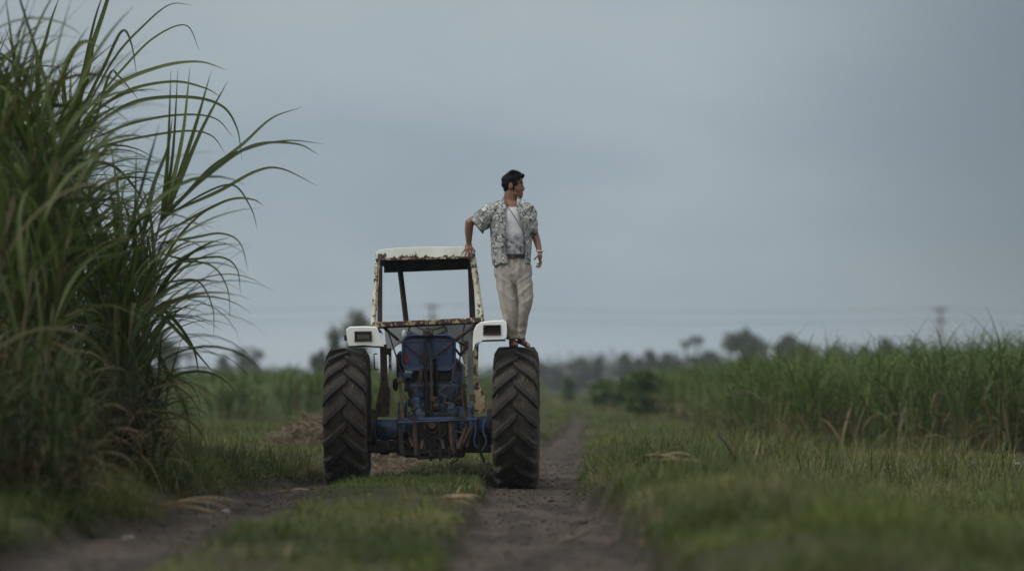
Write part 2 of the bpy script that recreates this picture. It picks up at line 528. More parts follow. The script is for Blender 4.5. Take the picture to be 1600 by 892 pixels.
strip_d = lambda x, y: 1.0
def lushness(x, y):
    t = x - track(y)
    left = sstep(-2.6, -3.6, t + 0.04 * np.clip(26 - y, 0, 20)); right = sstep(1.3, 2.6, t) * sstep(33, 26, y)
    return 1.0 + 0.7 * left + 0.6 * right - .35 * sstep(3.0, 4.5, t) * sstep(26, 32, y) * sstep(60, 50, y)
parts_ = []
parts_.append(tufts(16000, (-6, 6), (9.5, 21), 0.07, 17, 0.15, 11, lush=lushness, wid=0.006))
parts_.append(tufts(15000, (-9, 9), (20, 31), 0.06, 17, 0.14, 12, lush=lushness, wid=0.005))
parts_.append(tufts(14000, (-12, 12), (30, 48), 0.08, 12, 0.17, 13, lush=lushness, wid=0.009))
parts_.append(tufts(12000, (-16, 12), (46, 110), 0.16, 10, 0.22, 14, wid=0.022, segs=2))
parts_.append(tufts(5000, (-12, 12), (100, 260), 0.4, 8, 0.35, 15, wid=0.07, segs=2))
parts_.append(tufts(3800, (-6, 8), (12, 45), 0.07, 9, 0.17, 19, lush=lushness, wid=0.019, segs=4, dry=.05))
# long overhanging growth on the shaded left bank and ragged clumps on the right verge
bankd = lambda x, y: 1.0 * (x < rutL(y) - .30) * (x > rutL(y) - 2.6)
parts_.append(tufts(12000, (-7.5, -1.5), (11, 29), 0.09, 16, 0.36, 16, dens=bankd, wid=0.008, segs=4, dry=.22))
clump = lambda x, y: 1.0 * (x > rutR(y) + .6) * sstep(.05, .35, fbm(x * .7, y * .5, 91))
parts_.append(tufts(9000, (0, 9), (15, 36), 0.08, 18, 0.34, 17, dens=clump, wid=0.0065, segs=4, dry=.15))
v, q, a = merge(parts_)
o = link_mesh('grass', np_mesh('grass', v, q, a), M_grass); tag(o, 'rough green and straw coloured grass along the track and between its ruts', kind='stuff')

# dry straw litter lying flat on the earth
k = 2600; g_ = np.random.default_rng(77)
y = g_.uniform(14, 60, k) ; x = g_.uniform(-5, 5, k)
base = np.stack([x, y, gz(x, y) + 0.012], -1)
v, q, a = strips(base, g_.uniform(0, 2 * np.pi, k), g_.uniform(-.05, .12, k), g_.uniform(.04, .26, k), g_.uniform(.004, .014, k), g_.uniform(0, .25, k), 3, None, g_.uniform(.55, 1, k))
o = link_mesh('straw_litter', np_mesh('straw_litter', v, q, a), M_grass); tag(o, 'scattered bits of dry straw on the earth of the ruts', kind='stuff')

# knee high weeds before the corner of the right field
g_ = np.random.default_rng(79); k = 420
y = g_.uniform(25, 44, k); x = track(y) + 1.0 + g_.uniform(1.6, 5.6, k) ** 1.0
kp = (fbm(x * .8, y * .5, 93) > -.05); x = x[kp]; y = y[kp]; k = len(x)
nb = 14; R = np.repeat(np.arange(k), nb); n_ = len(R)
b_ = np.stack([x[R] + g_.normal(0, .07, n_), y[R] + g_.normal(0, .07, n_), gz(x, y)[R]], -1); hh_ = g_.uniform(.18, .55, k)[R]
S = strips(b_, g_.uniform(0, 6.28, n_), RAD(88) - np.abs(g_.normal(0, .3, n_)), hh_ * g_.uniform(.5, 1.15, n_), g_.uniform(.008, .02, n_), g_.uniform(.2, 1.6, n_), 5, g_.random(n_), (g_.random(n_) < .22) * g_.uniform(.4, 1, n_))
o = link_mesh('weeds', np_mesh('weeds', *S), M_grass); tag(o, 'ragged knee high weeds on the right verge before the cane', kind='stuff')

# crumbs of earth in the ruts
g_ = np.random.default_rng(78); k = 9000
y = 12 + 34 * g_.random(k) ** 1.2; x = np.where(g_.random(k) < .6, rutR(y) + g_.normal(0, .38, k), rutL(y) + g_.normal(0, .35, k))
s_ = .004 + .016 * g_.random(k) ** 3; z = gz(x, y) + s_ * .3
oct_ = np.array([(1, 0, 0), (0, 1, 0), (-1, 0, 0), (0, -1, 0), (0, 0, .8), (0, 0, -.8)], float)
V = (oct_[None] * (s_[:, None, None] * g_.uniform(.6, 1.3, (k, 6, 1))) + np.stack([x, y, z], -1)[:, None]).reshape(-1, 3)
f_ = np.array([(0, 1, 4), (1, 2, 4), (2, 3, 4), (3, 0, 4), (1, 0, 5), (2, 1, 5), (3, 2, 5), (0, 3, 5)])
me = np_mesh('earth_crumbs', V, (f_[None] + (np.arange(k) * 6)[:, None, None]).reshape(-1, 3))
o = link_mesh('earth_crumbs', me, simple_mat('crumb_earth', (0.10, 0.08, 0.06), (0.035, 0.028, 0.024), 9, .95)); tag(o, 'loose crumbs of dry earth in the wheel ruts', kind='stuff')

# ------------------------------------------------------------------ cane fields
def cane_rows(x, y, hgt, nl, seed, segs=5, wid=0.035, drybase=0.42):
    """leafy young cane at the given spots"""
    g_ = np.random.default_rng(seed); n = len(x)
    R = np.repeat(np.arange(n), nl); k = len(R)
    z = gz(x, y)
    h = hgt * (.99 + 0.13 * fbm(x * 0.35, y * 0.25, seed) + g_.normal(0, 0.03, n))
    f = g_.random(k)
    bz = z[R] + h[R] * (0.02 + 0.55 * f)
    base = np.stack([x[R] + g_.normal(0, .06, k), y[R] + g_.normal(0, .06, k), bz], -1)
    L = h[R] * g_.uniform(0.35, 0.70, k)
    el = RAD(90) - np.abs(g_.normal(0.20, 0.16, k)) - (1 - f) * 0.15
    bend = g_.uniform(0.5, 2.3, k)
    dry = (g_.random(k) < drybase * (1 - f) ** 1.5) * g_.uniform(.5, 1, k)
    el = np.where(dry > 0, el - g_.uniform(0, .6, k), el); bend = np.where(dry > 0, bend + 0.8, bend)
    A = strips(base, g_.uniform(0, 2 * np.pi, k), el, L, wid * g_.uniform(.6, 1.2, k), bend, segs,
               np.clip(0.5 + 0.35 * fbm(x[R] * .3, y[R] * .3, seed + 1) + g_.normal(0, .25, k), 0, 1), dry, swirl=g_.normal(0, .4, k), twist=g_.normal(0, .9, k))
    # stalks
    kk = n
    B = strips(np.stack([x, y, z - .02], -1), g_.uniform(0, 6.28, kk), RAD(90) - np.abs(g_.normal(0, .07, kk)), h * .62, np.full(kk, .03), g_.normal(0, .08, kk), 3,
               g_.random(kk), (g_.random(kk) < .45) * g_.uniform(.3, .9, kk), taper=8.0, basew=1.0)
    return [A, B]

def field(name, label, inside, edge_dist, xr, yr, hfun, seed, nfront, cap_x, cap_y):
    g_ = np.random.default_rng(seed)
    out = []
    def sample(dens):
        X_, Y_ = [], []; y0 = yr[0]
        while y0 < yr[1]:
            st = max(1.0, y0 * .03); hw_ = min(y0 * .21 + 3, 200)
            lo, hi = max(xr[0], -hw_), min(xr[1], hw_)
            if hi > lo:
                n_ = int(dens(y0) * (hi - lo) * st); X_.append(g_.uniform(lo, hi, n_)); Y_.append(g_.uniform(y0, y0 + st, n_))
            y0 += st
        return np.concatenate(X_), np.concatenate(Y_)
    # leafy margin
    x, y = sample(lambda y_: nfront * min(1, (48 / y_) ** 1.3))
    d_ = edge_dist(x, y)
    p = (d_ > 0) * np.where(d_ < 1.5, 1.0, np.where(d_ < 8, 0.5, 0.0))
    k = g_.random(len(x)) < p; x = x[k]; y = y[k]
    near = y < 62
    for sel, wd, nl, sg in ((near, .026, 14, 5), (~near, .06, 10, 4)):
        if sel.sum(): out += cane_rows(x[sel], y[sel], hfun(x[sel], y[sel]), nl, seed + 5, sg, wd)
    # tops of the crop further in
    x, y = sample(lambda y_: 9 * min(1, (50 / y_) ** 1.5))
    k = edge_dist(x, y) > 5; x = x[k]; y = y[k]; n = len(x)
    h = hfun(x, y); sc_ = np.clip(y / 60, 1, 4)
    base = np.stack([x, y, h * 0.58], -1)
    out.append(strips(base, g_.uniform(0, 6.28, n), RAD(90) - np.abs(g_.normal(.2, .2, n)), h * g_.uniform(.42, .60, n), .06 * sc_, g_.uniform(.3, 2.0, n), 4,
                      np.clip(0.5 + .3 * fbm(x * .08, y * .03, seed) + g_.normal(0, .2, n), 0, 1), None))
    # closed canopy
    cx, cy_ = np.meshgrid(cap_x, cap_y)
    dd = edge_dist(cx, cy_)
    hz_ = hfun(cx, cy_) * (0.74 + 0.05 * fbm(cx * .7, cy_ * .4, seed + 2)) * sstep(1.0, 3.0, dd)
    hz_ = np.where(dd < 1.0, -0.3, hz_)
    ii = np.arange(cx.size).reshape(cx.shape)
    qd = np.stack([ii[:-1, :-1], ii[:-1, 1:], ii[1:, 1:], ii[1:, :-1]], -1).reshape(-1, 4)
    at_ = np.zeros((cx.size, 3)); at_[:, 0] = (0.35 + .3 * fbm(cx * .5, cy_ * .2, seed + 7)).ravel()
    out.append((np.stack([cx, cy_, hz_], -1).reshape(-1, 3), qd, at_))
    v, q, a = merge(out)
    o = link_mesh(name, np_mesh(name, v, q, a), M_canefar)
    return tag(o, label, kind='stuff')

# right hand field: corner near (4.7, 41), side edge along the track
def edR(x, y):
    wob = 0.35 * fbm(y * 0.22, x * 0 + 2, 61) + .3 * vnoise(y * 1.7, x * 0, 64)
    side = x - (track(y) + 3.8 + wob + .8 * sstep(58, 43, y)); front = y - (43.2 - 1.25 * np.clip(x - 4.4, 0, 5) + 0.5 * fbm(x * .9, x * 0, 62) + .35 * vnoise(x * 3.1, x * 0, 63))
    return np.minimum(side, front)
hR = lambda x, y: 1.52 + 0.05 * np.clip(x - 4, 0, 8) + 0.12 * sstep(60, 42, y)
field('cane_field', 'broad field of waist to head high green cane right of the track', edR, edR, (3.2, 75), (36, 320), hR, 201, 15,
      axis([(3, 14, .35), (14, 80, 3)]), axis([(35, 60, .4), (60, 120, 1.5), (120, 340, 8)]))
def edL(x, y):
    wob = 0.4 * fbm(y * 0.22, x * 0 + 5, 71)
    side = (track(y) - 3.0 + wob) - x; front = y - (70 + 0.4 * fbm(x * .4, x * 0, 72))
    return np.minimum(side, front)
hL = lambda x, y: 1.50 + 0.06 * fbm(x * .1, y * .05, 75)
field('cane_field', 'even green field of young cane beyond the grass left of the tractor', edL, edL, (-75, 3), (70, 320), hL, 301, 11,
      axis([(-80, -20, 3), (-20, 8, .5)]), axis([(69, 90, .5), (90, 130, 2), (130, 340, 8)]))

# leaning and fallen dry stalks along the margin of the right field
g_ = np.random.default_rng(92); k = 260
x = g_.uniform(4.3, 12, k); y = 43.2 - 1.25 * np.clip(x - 4.4, 0, 5) + g_.uniform(-.7, .8, k)
S = strips(np.stack([x, y, gz(x, y)], -1), g_.uniform(0, 6.28, k), g_.uniform(.15, 1.45, k), g_.uniform(.4, 1.25, k), g_.uniform(.015, .04, k), g_.uniform(-.1, 1.2, k), 6, g_.random(k) * .4, g_.uniform(.6, 1, k), taper=5, basew=.9)
o = link_mesh('dry_stalks', np_mesh('dry_stalks', *S), M_canefar); tag(o, 'dry brown stalks leaning and lying along the foot of the right cane field', kind='stuff')

# ------------------------------------------------------------------ tall cane at the left edge
M_stalk = simple_mat('cane_stalk', (0.085, 0.085, 0.035), (0.07, 0.04, 0.025), 6, 0.6)
def leafset(specs, segs=12, fold=0.22):
    """specs: dicts of base, az, el, L, w, bend, dry, swirl, twist"""
    g = lambda k, d=0.0: np.array([s.get(k, d) for s in specs], float)
    return strips(np.array([s['base'] for s in specs], float), g('az'), g('el'), g('L'), g('w', .045), g('bend'), segs,
                  g('tint', .5), g('dry'), fold, g('swirl'), g('power', 1.6)[:1][0], g('twist'), 1.9, 0.55)
def cane_plant(x, y, h, label, seed, nl=13, lean=0.05, leanaz=0.0, extra=(), spread=1.0, dead=5, crown_el=1.0, name='sugarcane_plant', group='tall cane at the left edge'):
    g_ = np.random.default_rng(seed)
    root = empty(name, (x, y, float(gz(x, y)) - 0.02))
    tag(root, label, 'cane plant', group)
    top = Vector((math.cos(leanaz) * lean * h, math.sin(leanaz) * lean * h, h))
    def along(t): return Vector((top.x * t * t, top.y * t * t, h * t))
    pts = [along(t) for t in np.linspace(0, 1, 9)]
    MB().path(pts, [0.017 - 0.007 * t for t in np.linspace(0, 1, 9)], 8).build('stalk', M_stalk, root, smooth=True)
    sp_ = []
    for i in range(nl):
        t = 0.34 + 0.66 * (i / (nl - 1)) ** 0.8
        b = along(t); az = g_.uniform(0, 6.28); L = g_.uniform(1.1, 1.7) * (0.85 + 0.2 * math.sin(t * 3))
        sp_.append(dict(base=b, az=az, el=RAD(84) - g_.uniform(.02, .5) * (1.25 - .6 * t) * spread, L=L, w=g_.uniform(.026, .060),
                        bend=g_.uniform(0.2, 2.6) * (1.15 - .35 * t), tint=float(np.clip(g_.normal(.38, .30), 0, 1)), swirl=g_.normal(0, .5), twist=g_.normal(0, 1.0),
                        dry=float(g_.random() < .05) * .6))
    for i in range(dead):
        t = g_.uniform(0.05, 0.5); b = along(t)
        sp_.append(dict(base=b, az=g_.uniform(0, 6.28), el=g_.uniform(-.3, 1.1), L=g_.uniform(.5, 1.2), w=g_.uniform(.015, .035), bend=g_.uniform(1.2, 2.6), dry=g_.uniform(.35, .95), tint=.3, twist=g_.normal(0, 1.5), swirl=g_.normal(0, .5)))
    for e in extra: sp_.append(e(root.location) if callable(e) else e)
    v, q, a = leafset(sp_)
    link_mesh('leaves', np_mesh('leaves', v, q, a), M_cane, root)
    return root

def leafpx(pts, Y, w=0.045, tint=.6, dry=0.0, name='long_leaf', root=None, depth=(0, 0), n=14, tipw=0.05, face=(0, -1, 0.25)):
    """one real leaf blade whose spine runs through world points given by where the photo shows it"""
    P3 = [P(px, py, Y + depth[0] + (depth[1] - depth[0]) * i / (len(pts) - 1)) for i, (px, py) in enumerate(pts)]
    if root is not None: P3 = [p - Vector(root.location) for p in P3]
    # Catmull-Rom
    A = [P3[0] * 2 - P3[1]] + P3 + [P3[-1] * 2 - P3[-2]]
    C = []
    for i in range(len(P3) - 1):
        p0, p1, p2, p3 = A[i:i + 4]
        for k in range(n):
            t = k / n
            C.append(0.5 * ((2 * p1) + (p2 - p0) * t + (2 * p0 - 5 * p1 + 4 * p2 - p3) * t * t + (3 * p1 - p0 - 3 * p2 + p3) * t ** 3))
    C.append(P3[-1])
    C = np.array([tuple(c) for c in C]); m_ = len(C); t = np.linspace(0, 1, m_)
    d = np.gradient(C, axis=0); d /= np.linalg.norm(d, axis=1)[:, None]
    side = np.cross(d, np.array(face, float)); side /= np.maximum(np.linalg.norm(side, axis=1), 1e-4)[:, None]
    nor = np.cross(side, d)
    ww = w * 0.42 * np.minimum(1, .5 + 2.2 * t) * (1 - t ** 2.0) + 0.0008
    V = np.stack([C + side * ww[:, None] + nor * ww[:, None] * .25, C, C - side * ww[:, None] + nor * ww[:, None] * .25], 1).reshape(-1, 3)
    idx = np.arange(m_ * 3).reshape(m_, 3)
    q = np.concatenate([np.stack([idx[:-1, k], idx[:-1, k + 1], idx[1:, k + 1], idx[1:, k]], -1) for k in (0, 1)])
    a = np.zeros((len(V), 3)); a[:, 0] = tint * .9; a[1::3, 0] += .4; a[:, 1] = dry
    return V, q, a

def world_x(px, Y): return (px - 800) / F * Y
# the plant with the upright fan of leaves, leaning out over the track
Yf = 25.2
fan = empty('sugarcane_plant', (world_x(222, Yf), Yf, float(gz(world_x(222, Yf), Yf)) - .02))
tag(fan, 'outermost leaning cane plant with an upright fan of leaves against the sky', 'cane plant')
b0 = P(222, 700, Yf); stem = [P(x_, y_, Yf) - Vector(fan.location) for x_, y_ in ((236, 735), (232, 640), (226, 540), (228, 460), (240, 390), (254, 330))]
MB().path(stem, [.019, .018, .016, .014, .012, .009], 8).build('stalk', M_stalk, fan, smooth=True)
LP = [
 ([(252, 345), (262, 250), (267, 110)], .050, .7), ([(255, 342), (270, 240), (278, 108)], .040, .15), ([(255, 345), (284, 220), (297, 105)], .052, .75),
 ([(257, 342), (300, 215), (330, 112)], .055, .7), ([(258, 342), (312, 210), (357, 125)], .052, .45), ([(222, 365), (240, 290), (262, 232), (270, 180)], .05, .1),
 ([(256, 335), (330, 270), (395, 228), (462, 225), (498, 242)], .045, .2), ([(256, 340), (335, 262), (380, 225), (425, 185), (472, 168)], .045, .65),
 ([(260, 335), (340, 300), (400, 268), (440, 264), (495, 290)], .042, .6), ([(250, 350), (330, 262), (390, 232), (450, 220), (505, 225)], .035, .1),
 ([(248, 370), (310, 335), (360, 312), (395, 312), (412, 322)], .036, .6), ([(246, 380), (300, 372), (345, 365), (375, 380), (388, 425)], .03, .3),
 ([(246, 395), (290, 405), (345, 402), (370, 420), (376, 460)], .028, .2), ([(250, 345), (320, 302), (365, 290), (392, 325), (402, 358)], .026, .3),
 ([(236, 430), (280, 410), (330, 415), (355, 450), (360, 500)], .026, .25), ([(234, 450), (270, 440), (310, 440), (332, 480), (334, 525)], .024, .4),
 ([(228, 480), (262, 490), (300, 540), (312, 590)], .05, .35), ([(226, 500), (250, 560), (290, 640), (300, 705)], .055, .2), ([(228, 470), (280, 520), (340, 590)], .05, .55),
 ([(232, 470), (212, 380), (212, 300), (213, 232)], .04, .1), ([(226, 520), (240, 600), (262, 650), (285, 720)], .04, .3),
]
rd = [leafpx(p, Yf, w, t, 0, root=fan, depth=(0, (i * 37 % 11 - 5) * .12)) for i, (p, w, t) in enumerate(LP)]
dry_ = [leafpx([(228, 560), (215, 640), (222, 720)], Yf, .05, .3, .9, root=fan), leafpx([(230, 600), (250, 660), (262, 735)], Yf, .04, .3, .7, root=fan)]
v, q, a = merge(rd + dry_); link_mesh('leaves', np_mesh('leaves', v, q, a), M_cane, fan)
# the plant behind it whose long leaves arch across the sky
Ya = 26.4
arch = empty('sugarcane_plant', (world_x(120, Ya), Ya, float(gz(world_x(120, Ya), Ya)) - .02))
tag(arch, 'tall cane plant whose long thin leaves arch rightward across the sky', 'cane plant')
stem = [P(x_, y_, Ya) - Vector(arch.location) for x_, y_ in ((130, 720), (128, 600), (122, 450), (118, 330), (122, 240))]
MB().path(stem, [.019, .018, .016, .013, .009], 8).build('stalk', M_stalk, arch, smooth=True)
LP = [
 ([(130, 190), (180, 135), (250, 105), (310, 97), (355, 110)], .055, .8), ([(140, 180), (200, 142), (270, 128), (320, 138), (345, 152)], .04, .5),
 ([(140, 200), (210, 160), (290, 152), (345, 165), (370, 200), (378, 250)], .045, .35), ([(150, 215), (210, 192), (280, 180), (335, 185), (365, 215)], .035, .6),
 ([(130, 180), (190, 110), (240, 60), (290, 40), (312, 80)], .03, .6), ([(135, 170), (180, 90), (225, 40), (265, 8), (300, 8)], .03, .5),
 ([(128, 170), (160, 110), (190, 50), (205, 68), (214, 120)], .04, .2), ([(150, 230), (220, 215), (290, 205), (330, 212), (352, 240)], .032, .5),
 ([(140, 225), (170, 120), (186, 120), (218, 158)], .035, .2), ([(110, 240), (130, 120), (168, 0), (180, -60)], .075, .7), ([(112, 240), (126, 140), (146, 40), (165, -20)], .05, .35),
 ([(112, 235), (100, 140), (104, 95)], .06, .5), ([(112, 240), (60, 140), (75, 50), (95, -10)], .06, .25), ([(140, 250), (180, 262), (215, 300), (240, 350)], .04, .3),
]
rd = [leafpx(p, Ya, w, t, 0, root=arch, depth=(0, (i * 29 % 9 - 4) * .14)) for i, (p, w, t) in enumerate(LP)]
v, q, a = merge(rd); link_mesh('leaves', np_mesh('leaves', v, q, a), M_cane, arch)
# the dense thicket
th = np.random.default_rng(401)
spots = []
for i in range(84):
    Y = [21.0, 22.5, 24.0, 25.5, 27.0, 28.5][i % 6] + th.uniform(-.6, .6)
    px = th.uniform(-130, 218) if Y > 22 else th.uniform(-130, 130)
    if i % 6 == 0: px = th.uniform(-130, 60)
    spots.append((world_x(px, Y), Y, px))
for i, (x, Y, px) in enumerate(spots):
    # crowns stay lower towards the open side of the thicket
    toppx = 105 + 1.35 * max(px, -40) + th.uniform(-60, 110)
    h = CAMZ + (603 - toppx) / F * Y - float(gz(x, Y)) - 0.55
    h = min(max(h, 1.1), 3.1)
    cane_plant(x, Y, h, 'tall green cane plant crowded into the dense thicket at the left edge', 500 + i, nl=22, lean=th.uniform(0, .16), leanaz=th.uniform(-1.2, 1.2), dead=13, spread=1.5)
# the nearest leaves, far out of focus
for i, (px, Y, h, la) in enumerate(((-40, 17.5, 2.1, 0.3), (20, 18.6, 2.4, .1), (60, 19.8, 2.0, .4), (-90, 18.8, 2.6, 0))):
    cane_plant(world_x(px, Y), Y, h, 'blurred near cane plant at the far left standing in the dark bank grass', 700 + i, nl=12, lean=.12, leanaz=la, dead=8, group='nearest cane at the left edge')
# low suckers filling the foot of the thicket
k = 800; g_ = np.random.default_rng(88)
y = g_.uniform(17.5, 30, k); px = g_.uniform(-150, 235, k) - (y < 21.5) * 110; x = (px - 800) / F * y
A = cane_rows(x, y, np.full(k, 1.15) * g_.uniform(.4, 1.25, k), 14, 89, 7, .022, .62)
v, q, a = merge(A); a[:, 0] *= .35; o = link_mesh('cane_undergrowth', np_mesh('cane_undergrowth', v, q, a), M_cane); tag(o, 'dense low cane suckers and dead leaves at the foot of the thicket', kind='stuff')  # leaf tint lowered throughout: the thicket's shade is painted into the colour

# ------------------------------------------------------------------ bushes and trees
M_bark = simple_mat('bark', (0.09, 0.07, 0.055), (0.04, 0.032, 0.026), 6, 0.9)
def foliage_mat(name, a_, b_): return leaf_mat(name, a_, b_, (0.12, 0.10, 0.05), 0.25, 0.6)
M_fol = foliage_mat('tree_foliage', (0.030, 0.046, 0.022), (0.058, 0.078, 0.034))
M_fol2 = foliage_mat('pale_foliage', (0.055, 0.075, 0.034), (0.095, 0.115, 0.055))
M_bush = foliage_mat('bush_foliage', (0.026, 0.060, 0.012), (0.090, 0.155, 0.035))
def leafcloud(g_, lobes, n, s):
    """leaf clumps spread through the volume of several uneven lobes"""
    c = np.array([l[:3] for l in lobes]); r = np.array([l[3:6] for l in lobes])
    vol = np.prod(r, 1) ** .75; k = g_.choice(len(lobes), n, p=vol / vol.sum())
    d = g_.normal(size=(n, 3)); d /= np.linalg.norm(d, axis=1)[:, None]
    rr = g_.random(n) ** (1 / 2.2)
    pos = c[k] + d * rr[:, None] * r[k] * (1 + .22 * np.sin(d[:, :1] * 9 + k[:, None]) * np.cos(d[:, 2:] * 7))
    a = g_.normal(size=(n, 3)); a /= np.linalg.norm(a, axis=1)[:, None]
    b = np.cross(a, g_.normal(size=(n, 3))); b /= np.linalg.norm(b, axis=1)[:, None]
    sz = s * g_.uniform(.5, 1.3, n)[:, None]
    V = np.stack([pos - a * sz, pos - b * sz * .55, pos + a * sz, pos + b * sz * .55], 1).reshape(-1, 3)
    Q = np.arange(n * 4).reshape(n, 4)
    t = np.clip(.5 + g_.normal(0, .2, n) + .25 * np.sin(k * 2.4), 0, 1)
    A = np.zeros((n * 4, 3)); A[:, 0] = np.repeat(t, 4); A[:, 1] = np.repeat((g_.random(n) < .06) * .5, 4)
    return V, Q, A
def tree(px, top, wpx, Y, label, seed, kind='round', mat=None, n=1500, group=None, name='tree', cat='tree', leaf=None, zb=None):
    g_ = np.random.default_rng(seed)
    x = world_x(px, Y); H = CAMZ + (603 - top) / F * Y; W = wpx / F * Y / 2
    root = empty(name, (x, Y, 0)); tag(root, label, cat, group)
    mb = MB(); th_ = H * .5
    if kind == 'palm':
        lean = g_.normal(0, .05)
        mb.path([(lean * H * t * t, 0, H * .92 * t) for t in np.linspace(-.02, 1, 6)], [.22, .18, .16, .15, .14, .13], 8).build('trunk', M_bark, root, smooth=True)
        k = 26; az = g_.uniform(0, 6.28, k); L = g_.uniform(.8, 1.15, k) * max(W, H * .09); e0 = g_.uniform(-.2, 1.3, k)
        bs, aa, ee, ll = [], [], [], []
        for i in range(k):
            p_ = np.array([lean * H, 0, H * .90]); e = e0[i]
            for j in range(12):
                p_ = p_ + np.array([math.cos(e) * math.cos(az[i]), math.cos(e) * math.sin(az[i]), math.sin(e)]) * L[i] / 12; e -= .13
                for s2 in (-1, 1): bs.append(p_.copy()); aa.append(az[i] + s2 * g_.uniform(.7, 1.3)); ee.append(e - g_.uniform(.2, .9)); ll.append(L[i] * .30 * (1.1 - abs(j - 5) / 9))
        nn = len(bs); V1 = strips(np.array(bs), np.array(aa), np.array(ee), np.array(ll), np.full(nn, .16), g_.uniform(.2, .9, nn), 2, g_.random(nn), np.zeros(nn))
        link_mesh('crown', np_mesh('crown', *V1), mat or M_fol, root)
        return root
    mb.path([(0, 0, -.1), (g_.normal(0, .05) * H, 0, H * .25), (g_.normal(0, .06) * H, 0, H * .5), (g_.normal(0, .06) * H, 0, H * .75)], [H * .03, H * .024, H * .018, H * .006], 8)
    for i in range(6):
        a = g_.uniform(0, 6.28); s = H * g_.uniform(.22, .45)
        mb.path([(0, 0, s), (math.cos(a) * W * .35, math.sin(a) * W * .35, s + H * .13), (math.cos(a) * W * .7, math.sin(a) * W * .7, s + H * .27)], [H * .013, H * .009, H * .004], 6)
    mb.build('trunk', M_bark, root, smooth=True)
    lobes = []
    if kind == 'tall':
        for i in range(9):
            t = i / 8; rw = W * (.95 - .32 * t) * g_.uniform(.6, 1.25)
            lobes.append((g_.normal(0, .22) * W, g_.normal(0, .2) * W, H * (.25 + .63 * t), rw, rw, H * .12))
    else:
        for i in range(13):
            a = g_.uniform(0, 6.28); r = g_.uniform(0, .85) * W; t = g_.uniform(.25, .88)
            k_ = math.sqrt(max(.08, 1 - (t - .5) ** 2 / .36))
            lobes.append((math.cos(a) * r * k_, math.sin(a) * r * k_, H * t, W * g_.uniform(.2, .46) * k_, W * g_.uniform(.2, .42) * k_, H * g_.uniform(.09, .15)))
        lobes.append((g_.normal(0, .15) * W, 0, H * .88, W * .42, W * .4, H * .11)); lobes.append((-.4 * W, 0, H * .76, W * .42, W * .4, H * .12)); lobes.append((.42 * W, 0, H * .72, W * .4, W * .4, H * .13))
        lobes.append((0, 0, H * .3, W * .8, W * .7, H * .26))
    v, q, a = leafcloud(g_, lobes, n, leaf or H * .042)
    link_mesh('crown', np_mesh('crown', v, q, a), mat or M_fol, root)
    return root

BG = 'trees on the skyline'
T = [ # px, top, width, Y, kind, label
 (256, 524, 40, 300, 'round', 'dark round tree showing through the outer cane leaves at the left'),
 (297, 547, 20, 320, 'palm', 'short palm just right of the cane thicket on the skyline'),
 (350, 554, 18, 330, 'tall', 'slim small tree left of the twin dark trees on the skyline'),
 (376, 543, 26, 300, 'palm', 'left one of the twin dark palm like trees above the left field'),
 (386, 553, 40, 310, 'round', 'squat dark bush between the twin trees above the left field'),
 (405, 543, 26, 300, 'palm', 'right one of the twin dark palm like trees above the left field'),
 (452, 572, 44, 330, 'round', 'low rounded tree in the gap between the twin trees and the tractor'),
 (500, 546, 28, 250, 'round', 'dark bluish tree just left of the left rear tyre on the skyline'),
 (846, 563, 26, 380, 'round', 'small pale tree right beside the right rear tyre on the skyline'),
 (868, 570, 30, 380, 'round', 'low tree between the right rear tyre and the dark flat topped one'),
 (902, 558, 42, 350, 'round', 'dark flat topped tree straight above the far end of the track'),
 (934, 556, 22, 350, 'tall', 'narrow tree standing close to the flat topped one above the track'),
 (975, 548, 24, 330, 'tall', 'upright tree above the dark roadside bush'),
 (998, 556, 22, 340, 'round', 'small tree between the two upright ones above the roadside bush'),
 (1016, 546, 22, 330, 'tall', 'second upright tree above the roadside bush, with pointed top'),
 (1048, 550, 40, 330, 'round', 'rounded grey green tree left of the two thin palms'),
 (1070, 528, 20, 360, 'palm', 'shorter of the two thin palms rising over the right skyline'),
 (1085, 521, 22, 360, 'palm', 'taller of the two thin palms rising over the right skyline'),
 (1100, 545, 56, 330, 'round', 'broad tree below the two thin palms'),
 (1164, 517, 84, 320, 'round', 'tallest dome shaped tree on the right skyline with a pointed crest'),
 (1168, 513, 26, 322, 'tall', 'narrow pointed tree rising out of the dome shaped one'),
 (1229, 522, 34, 320, 'tall', 'narrow tall tree at the left end of the wide clump near the wires'),
 (1252, 532, 60, 320, 'round', 'wide spreading tree right of the narrow tall one near the wires'),
 (1306, 536, 26, 330, 'round', 'small isolated round tree right of the wide spreading one'),
 (1351, 538, 36, 330, 'round', 'rounded tree half hidden by cane midway to the power pole'),
 (1394, 527, 40, 330, 'round', 'bushy tree just left of the right power pole'),
 (1428, 528, 16, 340, 'tall', 'thin pointed tree nearest to the right power pole'),
]
for i, (px, top, w, Y, kind, lab) in enumerate(T):
    tree(px, top, w * 1.2, Y, lab, 900 + i, kind, group=BG, n=2600)
tree(560, 482, 74, 190, 'big pale green tree rising behind the left fender of the tractor', 951, 'round', M_fol2, n=3800, group=BG, leaf=.16)
tree(522, 509, 34, 190, 'lower side tree at the left foot of the big pale green one', 952, 'tall', M_fol2, n=1600, group=BG, leaf=.16)
# far off wood
g_ = np.random.default_rng(971); lobes = []
for x in np.arange(-110, 112, 2.2):
    h = 4.8 + (1.7 if x > 0 else 0) + 1.0 * float(fbm(x * .07, 0.3, 5)) + .6 * float(vnoise(x * .5, 2.2, 6)) + (0.9 if 40 < x < 75 else 0)
    lobes.append((x, 470 + g_.normal(0, 6), h * .5, 2.6, 3, h * .55))
v, q, a = leafcloud(g_, lobes, 26000, .42)
o = link_mesh('distant_woodland', np_mesh('distant_woodland', v, q, a), M_fol); tag(o, 'low blue grey belt of woodland along the horizon', kind='stuff')
